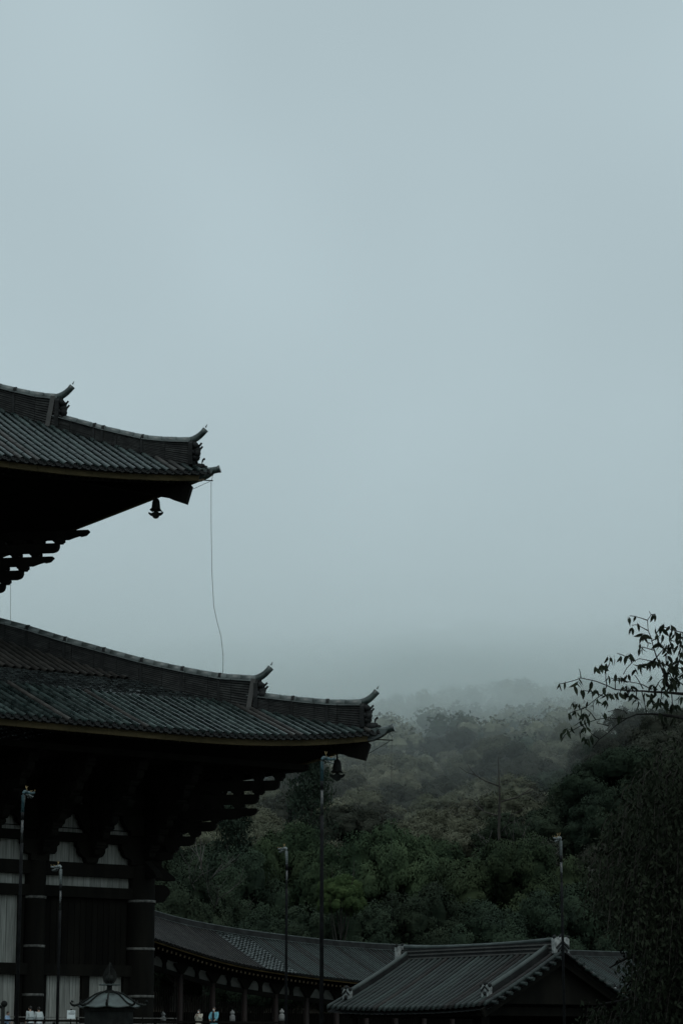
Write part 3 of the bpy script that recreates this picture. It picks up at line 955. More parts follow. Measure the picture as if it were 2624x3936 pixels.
while x < XB:
    band = 101.55 < x < 104.45
    old = x < 101.55
    if band:
        w = 0.35
        while w < 6.85:
            q = cor_pt(x, w + 0.36, 0.03)
            link('pan_tile', SC2, cor_roof, q, (R(24) + rng.uniform(-0.06, 0.06), rng.uniform(-0.05, 0.05), 0))
            w += 0.40
    else:
        mb = MB()
        w = 7.0
        while w > 0.3:
            a = cor_pt(x, w, 0.06); b = cor_pt(x, max(w - 0.72, 0.1), 0.06)
            mb.tube([a, b], [0.076, 0.072], n=5, cap=False, a0=-0.6, a1=math.pi + 0.6)
            w -= 0.7
        mb.build('tile_row', M['low_tile_old'] if old or rng.random() < 0.15 else M['low_tile'], cor_roof)
    x += 0.31
# ridge wall and its cap
mb = MB(); cp = MB()
xs = [XA + 1.0 * i for i in range(int(XB - XA) + 1)]
vs, fs = [], []
for x in xs:
    for y, z in ((-0.22, -0.62), (0.22, -0.62), (0.18, -0.08), (-0.18, -0.08)):
        vs.append(Vector((x, 153 + y, rz(x) + z)) + cor_inv)
for i in range(len(xs) - 1):
    for q in range(4):
        fs.append((i * 4 + q, i * 4 + (q + 1) % 4, i * 4 + 4 + (q + 1) % 4, i * 4 + 4 + q))
mb.add(vs, fs)
rw = mb.build('ridge', M['ridge_tile'], cor)
cp.tube([Vector((x, 152.98, rz(x) - 0.06)) + cor_inv for x in xs], 0.065, n=7)
cp.build('ridge_cap', M['low_cap'], rw)
cp = MB()
cp.tube([Vector((x, 152.72, rz(x) - 0.50)) + cor_inv for x in xs], 0.035, n=5)
cp.build('ridge_moulding', M['low_cap'], rw)
# eaves: board, rafters with ochre ends, plaster, struts, columns, lattice
def cor_strip(name, mat, y, dz0, dz1, th, parent=cor):
    vs, fs = [], []
    mb = MB()
    for x in xs:
        for yy, dz in ((y - th / 2, dz0), (y + th / 2, dz0), (y + th / 2, dz1), (y - th / 2, dz1)):
            vs.append(Vector((x, yy, rz(x) + dz)) + cor_inv)
    for i in range(len(xs) - 1):
        for q in range(4):
            fs.append((i * 4 + q, i * 4 + (q + 1) % 4, i * 4 + 4 + (q + 1) % 4, i * 4 + 4 + q))
    mb.add(vs, fs)
    return mb.build(name, mat, parent)
cor_strip('eave_board', M['eave_ochre'], 146.12, -3.72, -3.62, 0.12)
cor_strip('eave_beam', M['wood'], 148.0, -4.22, -3.75, 0.35)
cor_strip('head_beam', M['wood'], 148.0, -5.25, -4.92, 0.30)
cor_strip('soffit', M['wood'], 147.2, -3.55, -3.50, 2.3)
x = 92.6
raf = MB()
raf.box((0, 0.45, 0.06), (0.13, 1.9, 0.14))
raf.add([(-0.066, -0.51, -0.02), (0.066, -0.51, -0.02), (0.066, -0.51, 0.14), (-0.066, -0.51, 0.14)], [(0, 1, 2, 3)], 1)
RAF = raf.mesh('rafter', [M['wood'], M['ochre']])
while x < 123.0:
    link('rafter', RAF, cor, Vector((x, 146.75, rz(x) - 3.93)) + cor_inv, (R(14), 0, 0))
    x += 0.37
bays = [95.6 + 2.77 * i for i in range(-2, 22)]
for i, x in enumerate(bays):
    z = rz(x)
    MB().lathe([(0.22, 0), (0.21, 3.0), (0.19, z - 4.4)], n=12, c=Vector((x, 148, 0)) + cor_inv).build('column', M['red_wood'] if x < 121 else M['wood'], cor)
    br = MB()
    c = Vector((x, 147.85, 0)) + cor_inv
    br.prism([(-0.14, z - 4.95), (0.14, z - 4.95), (0.42, z - 4.55), (0.62, z - 4.30), (0.62, z - 4.2), (-0.62, z - 4.2), (-0.62, z - 4.30), (-0.42, z - 4.55)], c, (1, 0, 0), (0, 0, 1), (0, 1, 0), 0.22)
    br.build('bracket', M['wood'], cor)
    if i + 1 < len(bays):
        x2 = bays[i + 1]
        zm = rz((x + x2) / 2)
        st = MB()
        vs = [Vector((xx, 148.05, zz)) + cor_inv for xx, zz in ((x + 0.1, rz(x) - 4.95), (x2 - 0.1, rz(x2) - 4.95), (x2 - 0.1, rz(x2) - 4.2), (x + 0.1, rz(x) - 4.2))]
        vs += [v + Vector((0, 0.1, 0)) for v in vs]
        st.add(vs, [(0, 1, 2, 3), (7, 6, 5, 4), (0, 4, 5, 1), (1, 5, 6, 2), (2, 6, 7, 3), (3, 7, 4, 0)])
        st.build('plaster_panel', M['plaster'], cor)
        kk = MB()
        kk.prism([(-0.16, zm - 4.95), (0.16, zm - 4.95), (0.10, zm - 4.6), (0.2, zm - 4.35), (0.34, zm - 4.2), (-0.34, zm - 4.2), (-0.2, zm - 4.35), (-0.10, zm - 4.6)], Vector(((x + x2) / 2, 147.95, 0)) + cor_inv, (1, 0, 0), (0, 0, 1), (0, 1, 0), 0.14)
        kk.build('strut', M['wood'], cor)
        lat = MB()
        zt = min(rz(x), rz(x2)) - 5.25
        for q in range(12):
            xx = x + 0.3 + (2.17) * q / 11
            lat.box(Vector((xx, 148.0, (1.2 + zt - 0.6) / 2)) + cor_inv, (0.06, 0.06, zt - 0.6 - 1.2))
        lat.build('lattice', M['wood'], cor)
bw = MB()
bw.box(Vector((121, 152.8, 2.2)) + cor_inv, (66, 0.2, 4.4))
bw.build('back_wall', M['wood'], cor)
bw = MB()
bw.box(Vector((121, 150, 0.25)) + cor_inv, (68, 7.5, 0.5))
bw.build('base_step', M['stone'], cor)

# ------------------------------------------------------------------ open pavilion with gabled tile roof
pav = empty('pavilion', (57.6, 69.0, 0))
tag(pav, 'small open pavilion with dark gabled tile roof in front of the corridor', 'pavilion')
RY0, RY1 = -4.55, 4.75       # near and far verge
def pav_pt(y, w, side, h=0.0):
    """w metres down from the ridge; side -1 west (seen), +1 east; slight hollow"""
    z = 4.95 - 0.585 * w + 0.035 * w * (w - 1.5) * 0.5 + 0.13 * abs(y / 4.6) ** 2.4 * (0.25 + 0.75 * w / 3.5) + h
    return Vector((side * w, y, z))
WR = 3.50
for side in (-1, 1):
    mb = MB()
    ys = [RY0 + 0.16 * i for i in range(int((RY1 - RY0) / 0.16) + 1)]
    ws = [WR * i / 10 for i in range(11)]
    vs, fs = [], []
    for i, y in enumerate(ys):
        for w in ws:
            vs.append(pav_pt(y, w, side, -0.02 if i % 2 else 0.0))
    for i in range(len(ys) - 1):
        for j in range(10):
            fs.append((i * 11 + j, i * 11 + j + 1, i * 11 + 12 + j, i * 11 + 11 + j))
    b0 = len(vs)
    vs += [v - Vector((0, 0, 0.14)) for v in vs[:b0]]
    fs += [tuple(b0 + q for q in reversed(f)) for f in fs]
    mb.add(vs, fs)
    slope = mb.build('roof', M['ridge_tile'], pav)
    y = RY0 + 0.12
    while y < RY1 - 0.05:
        t = MB()
        w = WR + 0.03
        j = rng.uniform(-0.01, 0.01)
        while w > 0.25:
            a = pav_pt(y + j, w, side, 0.065); b = pav_pt(y + j, max(w - 0.36, 0.1), side, 0.062)
            t.tube([a, b], [0.080, 0.075], n=7, cap=False, a0=-0.6, a1=math.pi + 0.6)
            w -= 0.35
        a = pav_pt(y + j, WR + 0.05, side, 0.06)
        t.ball(a, 0.085, 8, 6, sc=(0.3, 1, 1))
        t.build('tile_row', M['low_tile'] if rng.random() > 0.15 else M['low_tile_old'], slope)
        y += 0.312
    # verge tiles at the near gable
    w = 0.35
    while w < WR:
        t = MB()
        p = pav_pt(RY0 - 0.02, w, side, -0.02)
        t.tube([p + Vector((0, -0.22, 0)), p + Vector((0, 0.15, 0.02))], 0.07, n=6)
        t.build('verge_tile', M['low_tile'], slope)
        w += 0.33
    # descending ridge beside each gable
    for yy in (RY0 + 0.75, RY1 - 0.55):
        path = [pav_pt(yy, 0.15 + 2.75 * i / 10, side, 0.0) for i in range(11)]
        dr = MB()
        vs, fs = [], []
        for i, p in enumerate(path):
            hgt = 0.30
            for dy, z in ((-0.13, -0.05), (0.13, -0.05), (0.11, hgt), (-0.11, hgt)):
                vs.append(p + Vector((0, dy, z)))
        for i in range(10):
            for q in range(4):
                fs.append((i * 4 + q, i * 4 + (q + 1) % 4, i * 4 + 4 + (q + 1) % 4, i * 4 + 4 + q))
        fs += [(3, 2, 1, 0), (40, 41, 42, 43)]
        dr.add(vs, fs)
        rid = dr.build('gable_ridge', M['ridge_tile'], pav)
        cp = MB()
        cp.tube([p + Vector((0, 0, 0.32)) for p in path], 0.095, n=8)
        cp.build('cap_tile', M['low_cap'], rid)
        # lime-washed end tile with arched openings
        c = path[-1] + Vector((side * 0.06, 0, 0.02))
        en = MB()
        en.prism([(-0.2, 0.0), (-0.08, 0.0), (-0.075, 0.1), (0.075, 0.1), (0.08, 0), (0.2, 0), (0.22, 0.32), (0.14, 0.42), (-0.14, 0.42), (-0.22, 0.32)], c, (0, 1, 0), (0, 0, 1), (1, 0, 0), 0.14)
        en.build('end_tile', M['white_tile'], rid)
        en = MB()
        for s2 in (-1, 1):
            en.beam(c + Vector((side * 0.085, 0, 0.36)), c + Vector((side * 0.085, s2 * 0.2, 0.20)), 0.05, 0.05)
            en.ball(c + Vector((side * 0.04, s2 * 0.22, 0.4)), 0.075, 7, 5)
        en.ball(c + Vector((side * 0.04, 0, 0.46)), 0.085, 7, 5)
        en.ball(c + Vector((side * 0.08, 0, 0.12)), 0.075, 7, 5)
        en.build('end_boss', M['ridge_tile'], rid)
rb = MB()
rb.box((0, (RY0 + RY1) / 2 + 0.1, 5.13), (0.34, RY1 - RY0 - 0.5, 0.46))
pr = rb.build('ridge', M['ridge_tile'], pav)
for zz, wd in ((5.0, 0.40), (5.14, 0.38), (5.27, 0.40)):
    MB().box((0, (RY0 + RY1) / 2 + 0.1, zz), (wd, RY1 - RY0 - 0.45, 0.05)).build('ridge_layer', M['tile_old'], pr)
cp = MB()
cp.tube([(0, RY0 + 0.3 + (RY1 - RY0 - 0.4) * i / 12, 5.37 + 0.09 * (abs(i - 6) / 6) ** 2) for i in range(13)], 0.075, n=9)
cp.build('cap_tile', M['low_cap'], pr)
for yy, sg in ((RY0 + 0.22, -1), (RY1 - 0.12, 1)):
    en = MB()
    en.prism([(-0.32, -0.2), (-0.1, -0.2), (-0.09, 0.0), (0.09, 0.0), (0.1, -0.2), (0.32, -0.2), (0.33, 0.3), (0.22, 0.36), (0.1, 0.3), (0, 0.4), (-0.1, 0.3), (-0.22, 0.36), (-0.33, 0.3)], (0, yy, 5.15), (1, 0, 0), (0, 0, 1), (0, 1, 0), 0.2)
    en.build('end_tile', M['white_tile'], pr)
    en = MB()
    for s2 in (-1, 1):
        en.beam((0, yy + sg * 0.12, 5.36), (s2 * 0.3, yy + sg * 0.12, 5.12), 0.06, 0.06)
        en.beam((0, yy + sg * 0.12, 5.22), (s2 * 0.22, yy + sg * 0.12, 5.02), 0.05, 0.05)
    for s2 in (-0.3, 0, 0.3):
        en.ball((s2, yy + sg * 0.02, 5.54 - abs(s2) * 0.1), 0.075, 6, 5)
    en.build('end_boss', M['ridge_tile'], pr)
gb = MB()
gb.prism([(-3.2, 3.2), (3.2, 3.2), (0, 4.75)], (0, RY0 + 0.55, 0), (1, 0, 0), (0, 0, 1), (0, 1, 0), 0.12)
gb.build('gable_wall', M['wood'], pav)
gb = MB()
gb.prism([(-3.2, 3.2), (3.2, 3.2), (0, 4.75)], (0, RY1 - 0.55, 0), (1, 0, 0), (0, 0, 1), (0, 1, 0), 0.12)
gb.build('gable_wall', M['wood'], pav)
for s2 in (-1, 1):
    MB().beam((0, RY0 + 0.2, 4.72), (s2 * 3.6, RY0 + 0.2, 2.86), 0.1, 0.3).build('verge_board', M['wood'], pav)
for yy in (RY0 + 0.9, 0.1, RY1 - 0.9):
    for xx in (-2.9, 2.9):
        MB().lathe([(0.2, 0), (0.2, 0.15), (0.14, 0.2), (0.135, 3.1)], n=12, c=(xx, yy, 0)).build('post', M['wood'], pav)
for xx in (-2.9, 2.9):
    MB().box((xx, 0.1, 2.95), (0.24, RY1 - RY0 - 1.0, 0.34)).build('beam', M['wood'], pav)
MB().box((0, RY0 + 0.9, 2.95), (6.4, 0.22, 0.3)).build('beam', M['wood'], pav)
MB().box((0, RY1 - 0.9, 2.95), (6.4, 0.22, 0.3)).build('beam', M['wood'], pav)
MB().box((2.9, 0.1, 1.5), (0.12, RY1 - RY0 - 1.8, 2.6)).build('screen', M['wood'], pav)

# ------------------------------------------------------------------ dragon-headed banner poles
def dragon_pole(x, y, h, face, label, skin='pole_scale', size=1.0):
    """face: heading the dragon looks along, radians in the XY plane"""
    t = empty('banner_pole', (x, y, 0), face)
    t.scale = (size, size, size)
    h = h / size
    tag(t, label, 'banner pole', 'dragon headed banner poles in the courtyard')
    MB().tube([(0, 0, 0), (0, 0, h - 2.7), (0, 0, h - 2.1)], [0.078, 0.066, 0.062], n=12).build('shaft', M['pole'], t)
    MB().lathe([(0.3, 0), (0.3, 0.5), (0.2, 0.62), (0.12, 0.65)], n=12).build('foot', M['stone'], t)
    MB().tube([(0, 0, h - 2.15), (0, 0, h - 1.12)], 0.052, n=10).build('sleeve', M['sleeve'], t)
    MB().tube([(0, 0, h - 1.15), (0, 0, h - 0.80)], 0.066, n=10).build('collar', M['pole'], t)
    nb = MB()
    nb.tube([(0, 0, h - 0.85), (0, 0, h - 0.16), (0.015, 0, h - 0.07), (0.06, 0, h - 0.01), (0.13, 0, h - 0.005), (0.22, 0, h - 0.05)], [0.066, 0.07, 0.072, 0.074, 0.07, 0.06], n=10)
    neck = nb.build('neck', M[skin], t)
    MB().tube([(0.075, 0, h - 0.62), (0.075, 0, h - 0.16), (0.11, 0, h - 0.10), (0.2, 0, h - 0.16)], [0.012, 0.014, 0.02, 0.03], n=6).build('belly', M['steel'], neck)
    hb = MB()
    hb.ball((0.26, 0, h - 0.06), 0.095, 9, 7, sc=(1.25, 0.9, 0.85))
    hb.tube([(0.28, 0, h - 0.06), (0.40, 0, h - 0.075), (0.50, 0, h - 0.06)], [0.075, 0.06, 0.068], n=8)
    hb.ball((0.51, 0, h - 0.055), 0.066, 8, 6, sc=(0.8, 1.1, 1))
    head = hb.build('dragon_head', M['pole_scale'] if skin == 'pole_scale' else M['steel'], t)
    MB().tube([(0.22, 0, h - 0.12), (0.34, 0, h - 0.21), (0.44, 0, h - 0.255), (0.49, 0, h - 0.22)], [0.055, 0.04, 0.03, 0.015], n=7).build('jaw', M['steel'], head)
    gb = MB()
    for s in (-1, 1):
        gb.ball((0.33, s * 0.06, h + 0.015), 0.03, 7, 5)
        gb.tube([(0.36, s * 0.05, h + 0.0), (0.42, s * 0.07, h + 0.06)], [0.02, 0.006], n=5)
        gb.tube([(0.50, s * 0.05, h - 0.02), (0.55, s * 0.09, h + 0.05), (0.53, s * 0.1, h + 0.11)], [0.012, 0.009, 0.004], n=5)
    gb.build('eyes_and_whiskers', M['gold'], head)
    kb = MB()
    for s in (-1, 1):
        kb.tube([(0.16, s * 0.05, h + 0.02), (0.12, s * 0.08, h + 0.16), (0.08, s * 0.10, h + 0.28)], [0.024, 0.017, 0.006], n=5)
        kb.tube([(0.12, s * 0.08, h + 0.16), (0.19, s * 0.12, h + 0.26)], [0.014, 0.005], n=5)
    kb.build('horns', M['gold'], head)
    tb = MB()
    for q in range(4):
        tb.tube([(0.20 + 0.07 * q, 0, h - 0.13 - 0.03 * q), (0.17 + 0.08 * q, 0.02, h - 0.26 - 0.02 * q), (0.21 + 0.06 * q, -0.02, h - 0.34)], [0.014, 0.010, 0.003], n=4)
    tb.build('beard', M['steel'], head)
    head.location = (0.035, 0, 0.18 * h)
    head.scale = (0.82, 0.82, 0.82)
    return t
RIGHT = -HEADING              # image-right heading in the XY plane
dragon_pole(51.67, 70.76, 12.0, RIGHT, 'tall black banner pole with blue dragon head below the lower roof corner')
dragon_pole(48.75, 87.52, 12.0, RIGHT + 0.25, 'black banner pole with blue dragon head in front of the left wall panels')
dragon_pole(58.43, 101.02, 10.2, RIGHT + math.pi, 'slim banner pole crossing the strip of white planks beside the lantern', 'pale_scale')
dragon_pole(73.76, 104.12, 12.0, RIGHT + math.pi - 0.2, 'slim black banner pole in front of the corridor roof', 'pale_scale')
dragon_pole(48.35, 54.18, 7.8, RIGHT + math.pi + 0.7, 'black banner pole with pale tip in front of the pavilion gable', 'pale_scale', 0.62)

# ------------------------------------------------------------------ octagonal bronze lantern
lan = empty('octagonal_lantern', (42.5, 70.1, 0), R(10))
tag(lan, 'octagonal bronze lantern with curled roof tips and flame shaped finial', 'lantern')
st = MB()
st.lathe([(1.5, 0), (1.5, 0.25), (1.3, 0.25), (1.3, 0.5), (1.05, 0.5), (1.05, 0.7)], n=8, smooth=False)
st.build('stone_base', M['stone'], lan)
st = MB()
st.lathe([(0.7, 0.7), (0.6, 0.85), (0.32, 1.0), (0.30, 1.45), (0.5, 1.6), (0.95, 1.75), (0.95, 1.85), (0.8, 1.9)], n=8, smooth=False)
st.build('pedestal', M['bronze'], lan)
fb = MB()
fb.lathe([(0.80, 1.9), (0.80, 2.85), (0.84, 2.90), (0.84, 3.02)], n=8, smooth=False)
fire = fb.build('fire_box', M['bronze'], lan)
for q in range(8):
    a = 2 * math.pi * q / 8
    MB().beam((0.87 * math.cos(a), 0.87 * math.sin(a), 1.92), (0.87 * math.cos(a), 0.87 * math.sin(a), 2.9), 0.07, 0.07).build('corner_post', M['bronze'], fire)
prof = [(0.18, 3.50), (0.30, 3.48), (0.48, 3.41), (0.66, 3.29), (0.82, 3.18), (0.96, 3.10), (1.04, 3.08)]
for q in range(8):
    a0, a1 = 2 * math.pi * q / 8, 2 * math.pi * (q + 1) / 8
    pb = MB()
    vs, fs = [], []
    for r, z in prof:
        for t in range(5):
            f = t / 4
            p0 = Vector((r * math.cos(a0), r * math.sin(a0), z)); p1 = Vector((r * math.cos(a1), r * math.sin(a1), z))
            p = p0.lerp(p1, f)
            p.z -= 0.05 * math.sin(math.pi * f) * (r / 1.04)
            vs.append(p)
    for i in range(len(prof) - 1):
        for t in range(4):
            fs.append((i * 5 + t, (i + 1) * 5 + t, (i + 1) * 5 + t + 1, i * 5 + t + 1))
    b0 = len(vs)
    vs += [v - Vector((0, 0, 0.05)) for v in vs[:b0]]
    fs += [tuple(b0 + i for i in reversed(f)) for f in fs]
    e = (len(prof) - 1) * 5
    fs += [(e + t, b0 + e + t, b0 + e + t + 1, e + t + 1) for t in range(4)]
    pb.add(vs, fs, 0, True)
    panel = pb.build('roof_panel', M['verdigris'], lan)
    rb = MB()
    u = Vector((math.cos(a0), math.sin(a0), 0))
    path = [u * r + Vector((0, 0, z + 0.02)) for r, z in prof]
    path += [u * 1.14 + Vector((0, 0, 3.07)), u * 1.23 + Vector((0, 0, 3.10)), u * 1.27 + Vector((0, 0, 3.16)), u * 1.24 + Vector((0, 0, 3.22)), u * 1.19 + Vector((0, 0, 3.20)), u * 1.20 + Vector((0, 0, 3.16))]
    rb.tube(path, [0.03] * 5 + [0.035, 0.04, 0.045, 0.042, 0.038, 0.034, 0.028, 0.018], n=7)
    rb.build('curled_rib', M['bronze'], panel)
nk = MB()
nk.lathe([(0.24, 3.47), (0.20, 3.54), (0.10, 3.58), (0.085, 3.68), (0.11, 3.74), (0.16, 3.76)], n=12)
nk.build('neck', M['bronze'], lan)
for q in range(8):
    a = 2 * math.pi * q / 8
    u = Vector((math.cos(a), math.sin(a), 0)); v = Vector((-math.sin(a), math.cos(a), 0))
    pt = MB()
    pt.add([u * 0.12 - v * 0.09 + Vector((0, 0, 3.76)), u * 0.12 + v * 0.09 + Vector((0, 0, 3.76)), u * 0.30 + v * 0.05 + Vector((0, 0, 3.77)), u * 0.36 + Vector((0, 0, 3.75)), u * 0.30 - v * 0.05 + Vector((0, 0, 3.77)), u * 0.12 - v * 0.09 + Vector((0, 0, 3.72)), u * 0.12 + v * 0.09 + Vector((0, 0, 3.72)), u * 0.30 + v * 0.05 + Vector((0, 0, 3.73)), u * 0.35 + Vector((0, 0, 3.72)), u * 0.30 - v * 0.05 + Vector((0, 0, 3.73))],
           [(0, 1, 2, 3, 4), (9, 8, 7, 6, 5), (0, 5, 6, 1), (1, 6, 7, 2), (2, 7, 8, 3), (3, 8, 9, 4), (4, 9, 5, 0)])
    pt.build('lotus_petal', M['verdigris'], lan)
fn = MB()
fn.ball((0, 0, 3.95), 0.145, 12, 8)
fn.build('jewel', M['bronze'], lan)
fl = MB()
ol = [(0.13, 3.78), (0.20, 3.86), (0.235, 3.97), (0.225, 4.07), (0.185, 4.17), (0.12, 4.27), (0.05, 4.39), (0.012, 4.48)]
for an in (R(-36.6), R(53.4)):
    pts = ol + [(-x, z) for x, z in reversed(ol)]
    inn = [(0.17 * math.cos(t), 4.08 + 0.17 * math.sin(t)) for t in [2 * math.pi * i / 14 for i in range(14)]]
    fl.prism(pts, (0, 0, 0), (math.cos(an - R(10)), math.sin(an - R(10)), 0), (0, 0, 1), (-math.sin(an - R(10)), math.cos(an - R(10)), 0), 0.035)
fl.build('flame', M['bronze'], lan)

# ------------------------------------------------------------------ railing along the podium edge
rail = empty('railing', (84.12, 119.17, PODIUM))
tag(rail, 'dark timber railing with onion topped post along the podium edge', 'railing')
MB().box((-20, 0, 0.88), (40.0, 0.13, 0.11)).build('top_rail', M['wood'], rail)
MB().box((-20, 0, 0.52), (40.0, 0.10, 0.09)).build('middle_rail', M['wood'], rail)
MB().box((-20, 0, 0.12), (40.0, 0.16, 0.16)).build('bottom_rail', M['wood'], rail)
MB().box((0, 18, 0.88), (0.13, 35.9, 0.11)).build('top_rail', M['wood'], rail)
MB().box((0, 18, 0.52), (0.10, 35.9, 0.09)).build('middle_rail', M['wood'], rail)
MB().box((0, 18, 0.12), (0.16, 35.9, 0.16)).build('bottom_rail', M['wood'], rail)
GIB = MB()
GIB.lathe([(0.17, 0), (0.17, 0.98)], n=14)
GIB.lathe([(0.175, 0.98), (0.175, 1.24), (0.16, 1.27), (0.18, 1.30), (0.13, 1.36), (0.085, 1.40), (0.085, 1.42), (0.135, 1.46), (0.15, 1.52), (0.12, 1.58), (0.05, 1.63), (0.015, 1.70)], n=14, mi=1)
GM = GIB.mesh('post', [M['wood'], M['stone']])
for p in ((0, 0, 0), (0, 5.2, 0), (0, 13.0, 0), (0, 20, 0)):
    link('post', GM, rail, p)
SP = MB().box((0, 0, 0.4), (0.12, 0.12, 0.8)).mesh('baluster', M['wood'])
for i in range(1, 18):
    link('baluster', SP, rail, (-2.2 * i, 0, 0))
# slim fence nearer to the wall
fen = empty('fence', (70, 122.6, PODIUM))
tag(fen, 'low thin fence behind the railing close to the plank wall', 'fence')
MB().box((0, 0, 1.12), (18, 0.05, 0.05)).build('top_bar', M['iron_band'], fen)
MB().box((0, 0, 0.78), (18, 0.05, 0.05)).build('lower_bar', M['iron_band'], fen)
FP = MB().box((0, 0, 0.58), (0.06, 0.06, 1.16)).mesh('fence_post', M['wood'])
for i in range(-4, 5):
    link('fence_post', FP, fen, (2.2 * i, 0, 0))

# notice on the railing
M['paper'] = material('white notice', (0.62, 0.70, 0.70), (0.74, 0.80, 0.80), rough=0.6, scale=3)
M['ink'] = material('dark ink', (0.05, 0.06, 0.07), (0.08, 0.09, 0.1), rough=0.7, scale=9)
nb = empty('notice_board', (70.03, 119.55, PODIUM), R(0))
tag(nb, 'small white printed notice standing behind the railing left of the lantern', 'notice')
MB().box((0, 0.03, 0.6), (0.05, 0.05, 1.2)).build('stake', M['wood'], nb)
MB().box((0, 0, 1.23), (0.52, 0.03, 0.46)).build('panel', M['paper'], nb)
MB().box((0, 0.0, 1.50), (0.09, 0.05, 0.07)).build('clip', M['wood'], nb)
r3 = random.Random(3)
for i, (zz, x0, x1) in enumerate(((1.38, -0.06, 0.2), (1.31, -0.18, 0.2), (1.25, -0.18, 0.2))):
    x = x0
    while x < x1:
        w = r3.uniform(0.02, 0.05)
        MB().box((x + w / 2, -0.019, zz), (w, 0.004, 0.035)).build('printed_mark', M['ink'], nb)
        x += w + 0.012

# dark knobbed stand at the left edge
ps = empty('knobbed_stand', (41.62, 75.7, 0))
tag(ps, 'dark metal stand with round knob and sideways arm at the left edge', 'stand')
MB().lathe([(0.25, 0), (0.25, 0.1), (0.09, 0.16), (0.07, 0.5), (0.065, 3.12)], n=12).build('shaft', M['bronze'], ps)
nbm = MB(); nbm.ball((0.03, -0.02, 3.2), 0.115, 12, 8); nbm.build('knob', M['bronze'], ps)
RV = Vector((math.cos(HEADING), -math.sin(HEADING), 0))
MB().tube([(0, 0, 3.07), RV * -0.15 + Vector((0, 0, 3.12)), RV * -0.35 + Vector((0, 0, 3.25)), RV * -0.6 + Vector((0, 0, 3.28))], [0.05, 0.05, 0.045, 0.05], n=8).build('arm', M['bronze'], ps)

# ------------------------------------------------------------------ people on the podium
def skin_mesh(name, joints, edges, mat, root=0, sub=1):
    me = bpy.data.meshes.new(name)
    me.from_pydata([j[:3] for j in joints], edges, [])
    o = bpy.data.objects.new(name, me)
    COL.objects.link(o)
    md = o.modifiers.new('skin', 'SKIN'); md.use_smooth_shade = True
    for i, j in enumerate(joints):
        sv = me.skin_vertices[0].data[i]
        sv.radius = (j[3], j[4] if len(j) > 4 else j[3])
        sv.use_root = (i == root)
    sb = o.modifiers.new('sub', 'SUBSURF'); sb.levels = sub; sb.render_levels = sub
    dg = bpy.context.evaluated_depsgraph_get()
    out = bpy.data.meshes.new_from_object(o.evaluated_get(dg))
    out.name = name
    bpy.data.objects.remove(o)
    bpy.data.meshes.remove(me)
    out.materials.clear(); out.materials.append(mat)
    for p in out.polygons: p.use_smooth = True
    return out

M['skin'] = material('skin', (0.34, 0.21, 0.15), (0.42, 0.27, 0.20), rough=0.6, scale=9)
M['hair'] = material('black hair', (0.008, 0.007, 0.006), (0.016, 0.014, 0.012), rough=0.5, scale=20)
def cloth(name, c): return material(name, tuple(v * 0.85 for v in c), c, rough=0.85, scale=6)

